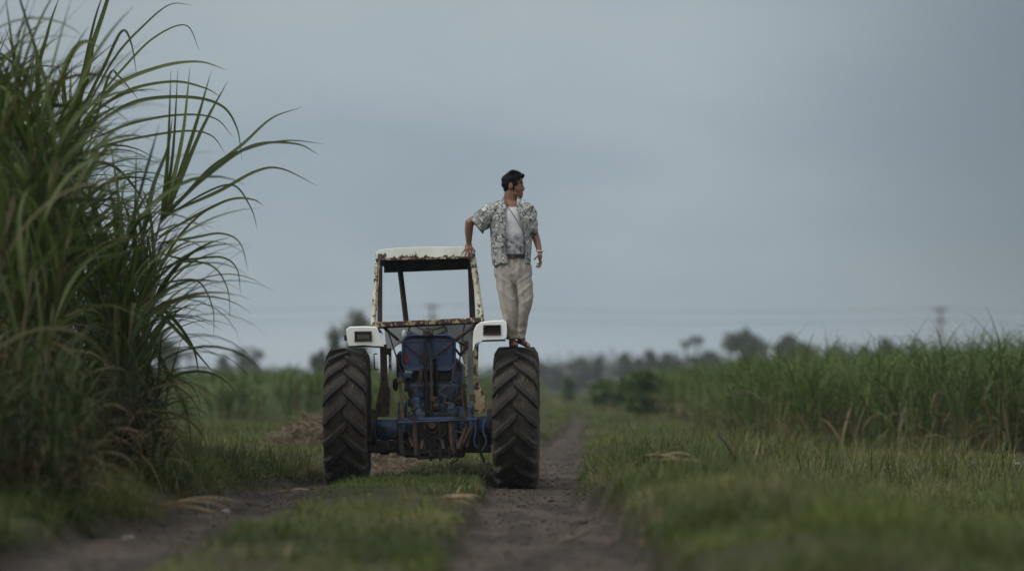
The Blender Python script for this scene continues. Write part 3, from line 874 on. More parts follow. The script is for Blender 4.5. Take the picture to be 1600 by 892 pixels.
# bushes beside the track
tree(1004, 577, 80, 84, 'dense dark green roadside bush where the right field begins', 961, 'round', M_bush, 3800, 'bushes along the right side of the track', 'bush', 'bush', .09)
tree(950, 592, 84, 112, 'lower dark bush just left of the dense roadside bush', 962, 'round', M_bush, 2600, 'bushes along the right side of the track', 'bush', 'bush', .11)
tree(888, 588, 26, 160, 'small far bush on the right edge of the track near the tyre', 963, 'round', M_bush, 1400, 'bushes along the right side of the track', 'bush', 'bush', .12)

# ------------------------------------------------------------------ heap of dead cane beside the left rut
def heap(cx, cy, rx, ry, h, n, seed, name, label):
    g_ = np.random.default_rng(seed)
    xs_ = np.linspace(-1.15, 1.15, 60); Xh, Yh = np.meshgrid(xs_, xs_)
    rr = np.sqrt(Xh ** 2 + Yh ** 2)
    zz = h * np.clip(1 - rr ** 2, -.3, 1) * (1 + .35 * fbm(Xh * 3, Yh * 3, seed)) + .05 * h * fbm(Xh * 12, Yh * 12, seed + 1)
    ii = np.arange(3600).reshape(60, 60); qd = np.stack([ii[:-1, :-1], ii[:-1, 1:], ii[1:, 1:], ii[1:, :-1]], -1).reshape(-1, 4)
    root = empty(name, (cx, cy, float(gz(cx, cy)))); tag(root, label, 'heap')
    link_mesh('soil', np_mesh('soil', np.stack([Xh * rx, Yh * ry, zz - .05], -1).reshape(-1, 3), qd), simple_mat('heap_soil', (0.085, 0.066, 0.044), (0.04, 0.031, 0.021), 7, .95, bump=.8), root, smooth=True)
    a = g_.uniform(0, 6.28, n); r = np.sqrt(g_.random(n)); bx = np.cos(a) * r; by = np.sin(a) * r
    bz = h * np.clip(1 - r ** 2, 0, 1) * (1 + .35 * fbm(bx * 3, by * 3, seed)) - .06
    b = np.stack([bx * rx, by * ry, bz], -1)
    S = strips(b, g_.uniform(0, 6.28, n), g_.uniform(-.2, .8, n), g_.uniform(.12, .42, n), g_.uniform(.008, .028, n), g_.uniform(.3, 2.0, n), 5, g_.random(n), g_.uniform(.6, 1, n), twist=g_.normal(0, 1.5, n))
    link_mesh('dead_leaves', np_mesh('dead_leaves', *S), leaf_mat('dead_leaf', (.075, .060, .036), (.13, .105, .062), (.17, .135, .085), .2, .8), root)
heap(-2.85, 39, .78, 1.1, 0.46, 2000, 31, 'dead_cane_heap', 'brown heap of dead cane leaves and roots just left of the tractor')
heap(-1.75, 34, .75, .9, 0.22, 900, 32, 'dead_cane_heap', 'low pile of tan cane trash seen under the tractor behind its left tyre')
# ------------------------------------------------------------------ the tractor
YT = 28.0
M_white = chipped_mat('chipped_white_paint', (0.80, 0.84, 0.80), 0.62, 13)
def lip_mat():
    # the same paint, rusting through from the lower hem upwards
    m = chipped_mat('roof_lip_paint', (0.80, 0.84, 0.79), 0.69, 9, (0.62, 0.60, 0.46)); nt = m.node_tree
    tc_ = N(nt, 'ShaderNodeTexCoord'); s_ = N(nt, 'ShaderNodeSeparateXYZ'); nt.links.new(tc_.outputs['Object'], s_.inputs[0])
    mr = N(nt, 'ShaderNodeMapRange'); mr.inputs['From Min'].default_value = 2.46; mr.inputs['From Max'].default_value = 2.37; mr.inputs['To Max'].default_value = .26; nt.links.new(s_.outputs['Z'], mr.inputs['Value'])
    big = [n for n in nt.nodes if n.type == 'TEX_NOISE' and abs(n.inputs['Scale'].default_value - 9) < .1][0]
    rmp = [l.to_node for l in big.outputs['Fac'].links][0]
    ad = N(nt, 'ShaderNodeMath'); ad.operation = 'ADD'; nt.links.new(big.outputs['Fac'], ad.inputs[0]); nt.links.new(mr.outputs[0], ad.inputs[1])
    nt.links.new(ad.outputs[0], rmp.inputs['Fac']); return m
M_lip = lip_mat()
M_whitedirty = chipped_mat('worn_white_paint', (0.66, 0.66, 0.55), 0.535, 22, (0.36, 0.28, 0.13))
M_fender = chipped_mat('fender_white_paint', (0.84, 0.88, 0.88), 0.68, 7, (0.70, 0.72, 0.62))
M_grey = chipped_mat('grey_white_panel', (0.30, 0.33, 0.34), 0.66, 10, (0.22, 0.22, 0.18))
M_rust = simple_mat('rusty_metal', (0.068, 0.045, 0.034), (0.024, 0.018, 0.016), 18, .85, bump=.4)
M_rustp = chipped_mat('rusty_bar', (0.46, 0.38, 0.26), 0.47, 20, (0.25, 0.17, 0.08))
M_dark = simple_mat('dark_greasy_metal', (0.013, 0.011, 0.011), (0.005, 0.005, 0.006), 14, .6, bump=.3)
M_black = simple_mat('black_paint', (0.014, 0.013, 0.014), (0.03, 0.022, 0.018), 12, .6)
M_inner = simple_mat('roof_inside', (0.012, 0.011, 0.012), (0.035, 0.026, 0.02), 9, .8)
M_hole = simple_mat('rusty_recess', (0.05, 0.03, 0.024), (0.02, 0.014, 0.013), 30, .8)
def blue_mat(name, c, grease, lo):
    m, nt, b = new_mat(name)
    f1 = noise_tex(nt, 7, 8, .65, .4); f2 = noise_tex(nt, 30, 5, .6)
    mask = ramp(nt, f1, [(lo, BW(0)), (lo + .12, BW(1))])
    c2 = mixc(nt, ramp(nt, f2, [(.4, BW(0)), (.8, BW(.5))]), c, (0.10, 0.11, 0.12))
    nt.links.new(mixc(nt, mask, c2, grease), b.inputs['Base Color'])
    b.inputs['Roughness'].default_value = .5
    add_bump(nt, b, f2, .3, .004)
    return m
M_blue = blue_mat('worn_blue_paint', (0.024, 0.068, 0.18), (0.014, 0.013, 0.016), 0.42)
M_seatb = blue_mat('seat_blue', (0.013, 0.042, 0.125), (0.010, 0.013, 0.026), 0.54)
def tyre_mat():
    """grey worn rubber on the lugs, dried mud packed between them"""
    m, nt, b = new_mat('tyre_rubber')
    f1 = noise_tex(nt, 9, 8, .7); f2 = noise_tex(nt, 45, 4, .6)
    tc_ = N(nt, 'ShaderNodeTexCoord'); s_ = N(nt, 'ShaderNodeSeparateXYZ'); nt.links.new(tc_.outputs['Object'], s_.inputs[0])
    cb = N(nt, 'ShaderNodeCombineXYZ'); nt.links.new(s_.outputs['Y'], cb.inputs[0]); nt.links.new(s_.outputs['Z'], cb.inputs[1])
    ln = N(nt, 'ShaderNodeVectorMath'); ln.operation = 'LENGTH'; nt.links.new(cb.outputs[0], ln.inputs[0])
    mr = N(nt, 'ShaderNodeMapRange'); mr.inputs['From Min'].default_value = .722; mr.inputs['From Max'].default_value = .698; nt.links.new(ln.outputs['Value'], mr.inputs['Value'])
    rub = mixc(nt, ramp(nt, f1, [(.42, BW(0)), (.70, BW(1))]), (0.022, 0.022, 0.023), (0.044, 0.038, 0.033))
    mud = mixc(nt, f2, (0.034, 0.030, 0.026), (0.072, 0.061, 0.049))
    mm = N(nt, 'ShaderNodeMath'); mm.operation = 'MULTIPLY'; nt.links.new(mr.outputs[0], mm.inputs[0]); nt.links.new(ramp(nt, f1, [(.36, BW(.15)), (.56, BW(1))]), mm.inputs[1])
    c = mixc(nt, mm.outputs[0], rub, mud)
    c = mixc(nt, ramp(nt, f2, [(.64, BW(0)), (.76, BW(.6))]), c, (0.11, 0.088, 0.062))
    nt.links.new(c, b.inputs['Base Color']); b.inputs['Roughness'].default_value = .85; b.inputs['Specular IOR Level'].default_value = .25
    add_bump(nt, b, f1, .7, .014); return m
M_tyre = tyre_mat()

c0 = P(675, 653.5, YT)
tr = empty('tractor', (c0.x, YT, 0.0), RAD(-1.5))
tag(tr, 'old blue tractor with rusty white cab frame and big lugged rear tyres seen from behind', 'tractor')
bpy.context.view_layer.update()
MT = tr.matrix_world.copy(); MTI = MT.inverted()
def W(px, py, dy=0.0): return P(px, py, YT + dy)
def TB(mb, name, mat, parent=None, **kw):
    return mb.build(name, mat, parent or tr, inv=MTI, **kw)

# --- rear wheels (built in the tractor's own frame) -----------------------
def wheel(cx, cz, cy, R, w, nl, name, tyre_front=False, roll=0.0):
    root = None
    s = 1 if cx > 0 else -1
    # rim dish
    mb = MB()
    hub = MB().tube((-.06, 0, 0), (.10 * s, 0, 0), R * .17, R * .15, 20)
    for k in range(8):
        a = k * math.pi / 4; hub.tube((.0, math.cos(a) * R * .3, math.sin(a) * R * .3), (s * .03, math.cos(a) * R * .3, math.sin(a) * R * .3), .018, .018, 6)
    hub.tube((-.015, 0, 0), (.015, 0, 0), R * .50, R * .50, 32)
    hb = hub.build(name, M_whitedirty, tr)
    hb.location = (cx, cy, cz); hb.rotation_euler = (roll, 0, 0)
    # rim barrel
    prof = [(-w * .36, R * .56), (-w * .30, R * .53), (-w * .15, R * .50), (w * .15, R * .50), (w * .30, R * .53), (w * .36, R * .56)]
    mb = MB(); n = 48
    outer = [[(x, r * math.cos(2 * math.pi * k / n), r * math.sin(2 * math.pi * k / n)) for k in range(n)] for x, r in prof]
    inner = [[(x, (r - .015) * math.cos(2 * math.pi * k / n), (r - .015) * math.sin(2 * math.pi * k / n)) for k in range(n)] for x, r in prof[::-1]]
    mb.loft(outer + inner + [outer[0]], cap=False)
    mb.build('rim', M_whitedirty, hb, smooth=True)
    # tyre carcass
    mb = MB(); n = 96; D = .048 if not tyre_front else .015
    Rc = R - D
    pr = [(-.34, .56), (-.44, .60), (-.50, .72), (-.505, .82), (-.485, .905), (-.44, .955), (-.34, .982), (-.18, .996), (0, 1.0)]
    pr = pr + [(-x, r) for x, r in pr[-2::-1]]
    rings = [[(x * w, Rc * r * math.cos(2 * math.pi * k / n), Rc * r * math.sin(2 * math.pi * k / n)) for k in range(n)] for x, r in pr]
    mb.loft(rings, cap=False)
    def rad_at(u):  # u in -.5..0.5 of the width: carcass radius
        u = abs(u); xs_ = [0, .18, .34, .44, .485, .505]; rs_ = [1.0, .996, .982, .955, .905, .82]
        return Rc * float(np.interp(u, xs_, rs_))
    if not tyre_front:
        for side in (-1, 1):
            for k in range(nl):
                ph = 2 * math.pi * (k + (.5 if side > 0 else 0)) / nl
                jit = .006 * math.sin(k * 3.7 + side)
                sec = []
                us = [-.035, .05, .16, .28, .40, .47, .50]
                for j, u in enumerate(us):
                    ang = ph - 0.30 * (max(u, -.04) + .035) / .5 * (1.0 if u < .42 else 1.02) + jit
                    ux = side * min(u, .505)
                    rt = Rc + D * (1.0 - .10 * (abs(u) / .5) ** 3) if u < .45 else rad_at(u) + D * (.72 if u < .49 else .30)
                    if j == 0: rt = Rc + D * .93
                    rb = rad_at(u) - .012
                    hw = (.037 if j else .032) / Rc
                    tx = side * (u if u < .45 else (.492 if u < .49 else .515))
                    bx = side * (u if u < .45 else .455 if u < .49 else .48)
                    tp = .84
                    pts = []
                    for (xx, rr, aa) in ((bx, rb, ang - hw * 1.25), (tx, rt, ang - hw * tp), (tx, rt, ang + hw * tp), (bx, rb, ang + hw * 1.25)):
                        # angle measured from the rearmost point, rising up the back face
                        pts.append((xx * w, -rr * math.cos(aa), rr * math.sin(aa)))
                    sec.append(pts)
                mb.loft(sec, cap=True)
    else:
        for u in (-.3, -.1, .1, .3):
            rr = Rc + D; 
            mb.loft([[(x * w, r * math.cos(2 * math.pi * k / n), r * math.sin(2 * math.pi * k / n)) for k in range(n)] for x, r in ((u - .06, Rc * .97), (u - .04, rr), (u + .04, rr), (u + .06, Rc * .97))], cap=False)
    t = mb.build('tyre', M_tyre, hb)
    bv = t.modifiers.new('bevel', 'BEVEL'); bv.width = .006; bv.segments = 2; bv.limit_method = 'ANGLE'; bv.angle_limit = RAD(40)
    for p_ in t.data.polygons: p_.use_smooth = False
    if not tyre_front:
        # wisps of straw caught in the tread
        gs = np.random.default_rng(int(abs(cx) * 100)); k = 120; a = gs.uniform(-1.2, 1.2, k); xx = gs.uniform(-.42, .42, k) * w; rr = Rc + gs.uniform(.004, .03, k)
        bb = np.stack([xx, -rr * np.cos(a), rr * np.sin(a)], -1)
        S = strips(bb, gs.uniform(0, 6.28, k), gs.uniform(-1.2, 1.2, k), gs.uniform(.01, .05, k), gs.uniform(.004, .009, k), gs.uniform(-.8, .8, k), 3, gs.random(k), gs.uniform(.7, 1, k), taper=6)
        tag(link_mesh('caught_straw', np_mesh('caught_straw', *S), M_grass, hb), kind='stuff')
    return hb
TR = 0.742
cl_ = MTI @ P(543, 655, YT); cr_ = MTI @ P(807, 653, YT)
lw = wheel(cl_.x, cl_.z, 0, TR, .445, 19, 'rear_wheel', roll=.06); lw.rotation_euler.z = RAD(2.2)
wheel(cr_.x, cr_.z, 0, TR, .46, 19, 'rear_wheel', roll=-.05)
for sx in (-1, 1):
    wheel(sx * .93, .42, 2.1, .42, .19, 0, 'front_wheel', True)
# straw and mud flecks stuck in the tread are dry blades of their own on the tyre material

# --- running gear ---------------------------------------------------------
for a_, b_ in (((577, 668), (640, 672)), ((772, 666), (715, 670))):
    TB(MB().tube(W(*a_, 0), W(*b_, 0), .085, .125, 20), 'axle_housing', M_blue, smooth=True)
for px, r in ((581, .20), (768, .20)):
    s = 1 if px > 675 else -1
    TB(MB().tube(W(px, 667, 0), W(px - s * 7, 667, 0), r, r * .9, 24), 'brake_drum', M_dark)
# gearbox: stacked rounded castings
mb = MB()
mb.box(W(678, 668, .15), (.52, .75, .36)); mb.box(W(678, 640, .12), (.46, .6, .16)); mb.box(W(676, 611, .10), (.50, .46, .17))
TB(mb, 'gearbox', M_blue, bevel=.035)
mb = MB()
mb.ball(W(654, 650, -.16), (.07, .06, .10)); mb.ball(W(706, 646, -.16), (.065, .06, .12)); mb.box(W(676, 632, -.19), (.16, .06, .12)); mb.tube(W(651, 620, -.15), W(651, 640, -.15), .05, .06); mb.tube(W(698, 622, -.15), W(702, 645, -.15), .05, .055)
mb.box(W(728, 655, -.05), (.16, .2, .30)); mb.box(W(629, 652, -.02), (.09, .2, .34))
TB(mb, 'hydraulic_housing', blue_mat('pale_blue_paint', (0.05, 0.11, 0.22), (0.022, 0.019, 0.022), .47), bevel=.02)
mb = MB()
mb.box(W(680, 700, .05), (.62, .55, .18)); mb.box(W(675, 676, -.20), (.34, .07, .30)); mb.box(W(610, 697, .1), (.46, .3, .13)); mb.box(W(738, 694, .1), (.40, .3, .17)); mb.box(W(676, 586, .12), (.40, .40, .12)); mb.box(W(640, 600, .0), (.10, .2, .16)); mb.box(W(706, 628, -.1), (.24, .12, .07))
mb.tube(W(601, 680, .1), W(601, 710, .1), .04, .05)
TB(mb, 'underbody', M_dark, bevel=.012)
mb = MB(); mb.tube(W(675, 664, -.24), W(675, 664, -.36), .05, .036, 16); mb.tube(W(675, 664, -.22), W(675, 664, -.26), .085, .085, 20)
TB(mb, 'power_shaft', M_rust)
# cross bar with a second thin rail
mb = MB(); mb.bar(W(620, 655, -.34), W(776, 651, -.34), .022, .024); mb.tube(W(620, 660, -.36), W(745, 655, -.36), .007, .007)
TB(mb, 'cross_bar', M_blue)
# centre mast / top link
mb = MB()
mb.bar(W(664, 522, -.20), W(667, 652, -.26), .030, .045); mb.bar(W(674, 522, -.20), W(674, 655, -.26), .030, .045); mb.tube(W(661, 521, -.2), W(677, 520, -.2), .045, .045, 16)
mb.bar(W(656, 560, -.18), W(668, 562, -.18), .05, .10); mb.bar(W(680, 560, -.18), W(682, 640, -.2), .022, .05)
TB(mb, 'top_link', M_dark, bevel=.004)
mb = MB(); mb.tube(W(667, 524, -.25), W(667, 516, -.26), .04, .03, 12); mb.ball(W(672, 522, -.25), .035); mb.tube(W(674, 560, -.27), W(675, 640, -.30), .014, .014); mb.tube(W(659, 575, -.2), W(656, 600, -.2), .02, .03)
TB(mb, 'top_link_pin', M_rust)
# lift rods
def lift_rod(pts, ws, eye):
    mb = MB()
    for i in range(len(pts) - 1): mb.bar(W(*pts[i]), W(*pts[i + 1]), ws[i], ws[i] * .55)
    if eye: mb.tube(W(eye[0], eye[1], eye[2] - .03), W(eye[0], eye[1], eye[2] + .03), .034, .034, 16)
    return mb
TB(lift_rod([(625, 597, -.30), (627, 625, -.31), (629, 656, -.33)], [.026, .036], (625, 594, -.30)), 'lift_rod', simple_mat('dusty_steel', (.12, .10, .08), (.06, .045, .035), 20, .8), bevel=.004)
TB(lift_rod([(724, 610, -.28), (727, 640, -.30), (730, 668, -.33)], [.05, .045], (725, 603, -.28)), 'lift_rod', M_rust, bevel=.004)
mb = MB(); mb.bar(W(728, 668, -.33), W(716, 702, -.38), .05, .03); mb.bar(W(742, 660, -.33), W(718, 700, -.38), .03, .03)
TB(mb, 'lower_link', M_rust, bevel=.004)
mb = MB(); mb.bar(W(624, 660, -.30), W(628, 712, -.38), .05, .035); mb.bar(W(611, 684, -.3), W(640, 672, -.3), .025, .025)
TB(mb, 'lower_link', M_dark, bevel=.004)
for a_, b_, w in (((647, 657), (651, 712), .034), ((704, 655), (708, 708), .036)):
    mb = MB(); mb.bar(W(*a_, -.33), W(*b_, -.36), w, w); TB(mb, 'hitch_stay', simple_mat('brown_rust', (.09, .054, .042), (.045, .032, .028), 22, .85), bevel=.003)
# drawbar frame hanging low
mb = MB()
mb.bar(W(648, 706, -.34), W(712, 704, -.34), .03, .03); mb.bar(W(652, 716, -.36), W(704, 714, -.36), .022, .022)
for px in (654, 673, 688, 703): mb.bar(W(px, 698, -.36), W(px, 720 if px in (673, 688) else 716, -.36), .022, .03)
mb.bar(W(675, 700, .3), W(675, 712, -.42), .06, .025); mb.bar(W(620, 706, -.3), W(650, 708, -.3), .03, .05)
TB(mb, 'drawbar', M_dark, bevel=.003)
# chains and cables
def wire(pts, r, name, mat, dy=-.3, dys=None):
    mb = MB(); Q = [W(p[0], p[1], p[2] if len(p) > 2 else dy) for p in pts]
    A = [Q[0] * 2 - Q[1]] + Q + [Q[-1] * 2 - Q[-2]]; C = []
    for i in range(len(Q) - 1):
        p0, p1, p2, p3 = A[i:i + 4]
        for k in range(5):
            t = k / 5; C.append(0.5 * ((2 * p1) + (p2 - p0) * t + (2 * p0 - 5 * p1 + 4 * p2 - p3) * t * t + (3 * p1 - p0 - 3 * p2 + p3) * t ** 3))
    C.append(Q[-1]); mb.path(C, r, 6); TB(mb, name, mat, smooth=True)
wire([(604, 690), (609, 702), (617, 697), (622, 684), (632, 690), (640, 696)], .008, 'chain', M_rust)
wire([(747, 655), (748, 680), (751, 706), (757, 722)], .014, 'chain', M_dark, -.32)
wire([(738, 655), (744, 668), (741, 690), (746, 700)], .011, 'cable', blue_mat('blue_hose', (.02, .03, .12), (.01, .01, .02), .6), -.34)
wire([(758, 655), (755, 672), (760, 690), (753, 705)], .011, 'cable', M_blue, -.34)
wire([(700, 700), (708, 706), (710, 716), (702, 724)], .007, 'chain', M_rust, -.38)
# hoses, bolts, brackets and levers crowded over the back of the gearbox
gc = np.random.default_rng(55)
M_brown = simple_mat('brown_metal', (.08, .056, .044), (.03, .024, .022), 24, .8)
cm = [M_dark, M_rust, M_blue, M_dark, M_brown, M_blue]
for i in range(34):
    px = gc.uniform(628, 738); py = gc.uniform(600, 704); dy = -.22 - gc.uniform(0, .12); mm = cm[gc.integers(len(cm))]; k = i % 5
    if k == 0: TB(MB().tube(W(px, py, dy), W(px, py, dy - .04), gc.uniform(.014, .03), None, 6), 'bolt', mm)
    elif k == 1:
        a_ = gc.uniform(0, 3.1); l_ = gc.uniform(8, 20); TB(MB().bar(W(px, py, dy), W(px + math.cos(a_) * l_, py + math.sin(a_) * l_, dy - .02), gc.uniform(.012, .028), .015), 'linkage_bar', mm, bevel=.003)
    elif k == 2: wire([(px, py, dy), (px + gc.normal(0, 5), py + 9, dy - .03), (px + gc.normal(0, 7), py + 18, dy - .03), (px + gc.normal(0, 9), py + 27, dy + .02)], gc.uniform(.005, .009), 'hose', M_dark if i % 2 else M_brown)
    elif k == 3: TB(MB().box(W(px, py, dy), (gc.uniform(.03, .08), .04, gc.uniform(.03, .08))), 'bracket', mm, bevel=.006)
    else: TB(MB().tube(W(px, py, dy), W(px + gc.normal(0, 3), py + 10, dy), gc.uniform(.02, .035), gc.uniform(.012, .03), 12), 'pin', mm, bevel=.004)
for px, py, dx, dy_ in ((640, 682, 5, 16), (660, 688, -2, 14), (690, 686, 3, 15), (712, 682, 4, 18), (735, 676, -6, 22)):
    TB(MB().bar(W(px, py, -.30), W(px + dx, py + dy_, -.36), .03, .02), 'linkage_bar', M_brown, bevel=.003)
# thin brace rods
def rod(a, b, r, mat, name='brace_rod'):
    mb = MB(); mb.tube(W(*a), W(*b), r, r, 8); TB(mb, name, mat, smooth=True)
rod((597, 509, .06), (622, 531, -.05), .016, M_dark); rod((622, 531, -.05), (668, 562, -.24), .009, M_rust)
rod((754, 500, .06), (710, 532, -.08), .019, M_rust); rod((712, 531, -.10), (680, 556, -.24), .012, M_rust)
rod((606, 516, .02), (650, 652, -.33), .008, M_rust); rod((726, 505, .05), (717, 572, -.1), .008, M_rust)
rod((713, 560, -.1), (697, 640, -.3), .008, M_rust); rod((711, 532, -.1), (727, 540, -.05), .008, M_dark); rod((710, 543, -.1), (720, 556, -.05), .013, M_dark); rod((720, 556, -.05), (729, 540, -.04), .011, M_dark)
rod((628, 534, -.14), (712, 531, -.14), .006, M_rust); rod((611, 548, .05), (624, 535, 0), .004, M_dark)
rod((718, 575, -.1), (712, 560, -.1), .008, M_rust)

# --- seat -----------------------------------------------------------------
def rrect(cx0, cy0, cx1, cy1, r, dy, n=6, taper=0):
    """rounded rectangle outline in photo pixels -> world points"""
    pts = []
    for (cx, cy, a0) in ((cx1 - r, cy0 + r, -90), (cx1 - r + taper * 0, cy1 - r, 0), (cx0 + r, cy1 - r, 90), (cx0 + r, cy0 + r, 180)):
        for k in range(n + 1):
            a = math.radians(a0 + 90 * k / n); pts.append(W(cx + r * math.cos(a), cy + r * math.sin(a), dy))
    return pts
mb = MB()
R_ = []
for dy, g in ((-.10, 5), (-.125, 2.2), (-.13, 0), (-.06, -.6), (.0, 0), (.02, 3)):
    R_.append(rrect(628 + g, 523 + g, 712 - g, 579 - g, 13, dy))
R_ = [R_[0]] + R_[1:]
mb.loft(R_, cap=True)
st = TB(mb, 'seat', M_seatb, smooth=False, bevel=.006)
mb = MB(); mb.bar(W(650, 547, -.145), W(700, 546, -.145), .022, .012); TB(mb, 'seat_rail', M_grey, st) if False else TB(mb, 'seat_rail', M_blue, tr)
mb = MB(); mb.prism(rrect(632, 552, 637.5, 567, 2, -.138), (0, -.012, 0)); TB(mb, 'reflector', simple_mat('red_reflector', (.16, .012, .014), (.10, .01, .012), 8, .4), tr)
for c_, sz_ in ((W(634, 590, .05), (.14, .3, .10)), (W(712, 590, .1), (.10, .3, .12)), (W(626, 572, .45), (.09, .1, .26))):
    TB(MB().box(c_, sz_), 'tool_box', M_blue, bevel=.015)
for c_, sz_ in ((W(618, 601, .1), (.03, .05, .07)), (W(626, 563, .3), (.05, .05, .10))):
    TB(MB().ball(c_, sz_), 'filter_bowl', M_dark, smooth=True)

# --- steering wheel and dials behind the seat -----------------------------
mb = MB(); cS = W(668, 514, .75)
pts = [cS + Vector((.20 * math.cos(a), .17 * math.sin(a) * .9, .17 * math.sin(a) * .45 + .0)) for a in np.linspace(0, 2 * math.pi, 33)[:-1]]
mb.path(pts, .011, 8, closed=True)
for a in (0.4, 2.5, 4.7): mb.tube(cS + Vector((0, .03, -.03)), cS + Vector((.19 * math.cos(a), .15 * math.sin(a), .07 * math.sin(a))), .007)
mb.tube(cS + Vector((0, 0, 0)), W(668, 560, 1.15), .02, .022)
TB(mb, 'steering_wheel', M_black, smooth=True)
for px, r in ((657, .042), (681, .042)):
    mb = MB(); c = W(px, 519, 1.05); mb.tube(c + Vector((0, .0, 0)), c + Vector((0, .06, -.0)), r, r, 24)
    rg = MB(); rg.path([c + Vector((r * math.cos(a), -.004, r * math.sin(a))) for a in np.linspace(0, 6.283, 25)[:-1]], .009, 6, closed=True)
    o_ = TB(mb, 'dial', simple_mat('dial_face', (.30, .34, .38), (.2, .22, .25), 5, .3)); TB(rg, 'dial_ring', M_black, o_) if False else TB(rg, 'dial_ring', M_black, tr)
mb = MB(); mb.ball(W(632, 522, .9), (.030, .02, .048)); TB(mb, 'mirror', simple_mat('pale_mirror', (.62, .68, .72), (.5, .55, .58), 5, .3), smooth=True)
mb = MB(); mb.box(W(640, 524, .5), (.06, .05, .05)); mb.box(W(643, 527, .5), (.12, .05, .03)); TB(mb, 'lever_box', M_black, bevel=.01)
wire([(640, 513, .6), (637, 521, .6), (641, 528, .5), (652, 531, .3)], .006, 'cable', M_black)
wire([(694, 512, .6), (699, 517, .6), (696, 522, .5), (684, 524, .4)], .006, 'cable', M_black)

# --- front end: bonnet, cowl, front axle ----------------------------------
mb = MB()
sec = []
for y, zt, hw in ((.95, 1.36, .27), (1.3, 1.36, .28), (2.0, 1.33, .27), (2.45, 1.28, .25), (2.55, 1.20, .23)):
    sec.append([(hw, y, .78), (hw, y, zt - .08), (hw - .08, y, zt), (-hw + .08, y, zt), (-hw, y, zt - .08), (-hw, y, .78)])
mb.loft(sec); mb.build('bonnet', M_blue, tr, bevel=.02)
mb = MB()
for i in range(9): mb.box((0, 2.57, .82 + i * .04), (.36, .02, .014))
mb.build('grille', M_dark, tr)
mb = MB(); mb.box((0, 1.6, .60), (.34, 1.6, .36)); mb.box((0, 2.2, .62), (.3, .5, .3)); mb.build('engine', M_dark, tr, bevel=.03)
mb = MB(); mb.bar((-.86, 2.1, .45), (.86, 2.1, .45), .09, .10); mb.tube((-.84, 2.1, .38), (-.84, 2.1, .55), .035); mb.tube((.84, 2.1, .38), (.84, 2.1, .55), .035); mb.build('front_axle', M_dark, tr, bevel=.01)
# cab floor cowl, the grey sheet under the window bar
mb = MB()
poly = [(600, 505), (744, 500), (744, 560), (735, 600), (722, 560), (716, 533), (700, 530), (640, 533), (618, 540), (604, 552)]
mb.prism([W(x_, y_, 1.0) for x_, y_ in poly], (0, .025, 0)); TB(mb, 'cowl_panel', M_grey)

# --- cab ------------------------------------------------------------------
# rear posts, white and chipped outside, dark channel inside
mb = MB(); mb.bar(W(591, 394, .08), W(587, 450, .04), .036, .05); mb.bar(W(587, 450, .04), W(583.5, 508, 0), .038, .05); TB(mb, 'rear_post', M_whitedirty, bevel=.005)
mb = MB(); mb.bar(W(737, 390, .08), W(744, 440, .04), .048, .05); mb.bar(W(744, 440, .04), W(752.5, 502, 0), .05, .05); TB(mb, 'rear_post', M_whitedirty, bevel=.005)
mb = MB(); mb.bar(W(594, 404, .30), W(593.5, 503, .30), .026, .05); TB(mb, 'inner_post', M_rust)
mb = MB(); mb.bar(W(734, 400, .30), W(737.5, 500, .30), .024, .05); TB(mb, 'inner_post', M_black)
# front posts
mb = MB(); mb.bar(W(625, 420, 1.35), W(635, 505, 1.15), .045, .05); TB(mb, 'front_post', M_black)
mb = MB(); mb.bar(W(735.5, 414, 1.35), W(739.5, 504, 1.15), .045, .05); TB(mb, 'front_post', M_black)
# lower rear bar
mb = MB(); mb.bar(W(582, 507.5, -.005), W(756, 499.5, -.005), .045, .052); TB(mb, 'window_bar', M_rustp, bevel=.006)
mb = MB(); mb.bar(W(590, 512, .03), W(752, 504, .03), .03, .02); TB(mb, 'bar_flange', M_dark)
# roof: rear lip slightly arched with rounded corners, top skin, dark inside
def lip_top(px): 
    return float(np.interp(px, [587, 589, 592, 600, 608, 643, 690, 721, 732, 738, 742], [396, 393, 391, 389.4, 388.2, 386.3, 385.6, 385.6, 386.6, 389, 394]))
def lip_bot(px):
    t = (px - 588) / (742 - 588); return 405.5 - 4.4 * t
mb = MB(); secs = []
for px in (587.5, 589, 592, 605, 625, 645, 665, 685, 705, 722, 734, 739.5, 742):
    a_ = W(px, lip_top(px), .04); b_ = W(px, lip_bot(px), .04)
    secs.append([a_, a_ + Vector((0, .022, 0)), b_ + Vector((0, .022, 0)), b_])
mb.loft(secs); lip = TB(mb, 'roof_lip', M_lip, bevel=.004)
mb = MB(); mb.bar(W(588, 405.5, .035), W(741, 402, .035), .014, .02); TB(mb, 'lip_edge', M_rustp)
# top skin runs forward
mb = MB(); secs = []
for y, drop in ((.062, 0.004), (.5, -.02), (1.0, -.02), (1.5, .0)):
    ring = []
    for px in (589, 592, 605, 625, 645, 665, 685, 705, 722, 734, 740):
        p_ = W(px, lip_top(px), .04); ring.append(Vector((p_.x, p_.y - .04 + y, p_.z - .012 - drop)))
    ring += [Vector((v_.x, v_.y, v_.z - .02)) for v_ in ring[::-1]]
    secs.append(ring)
mb.loft(secs); TB(mb, 'roof_skin', M_white)
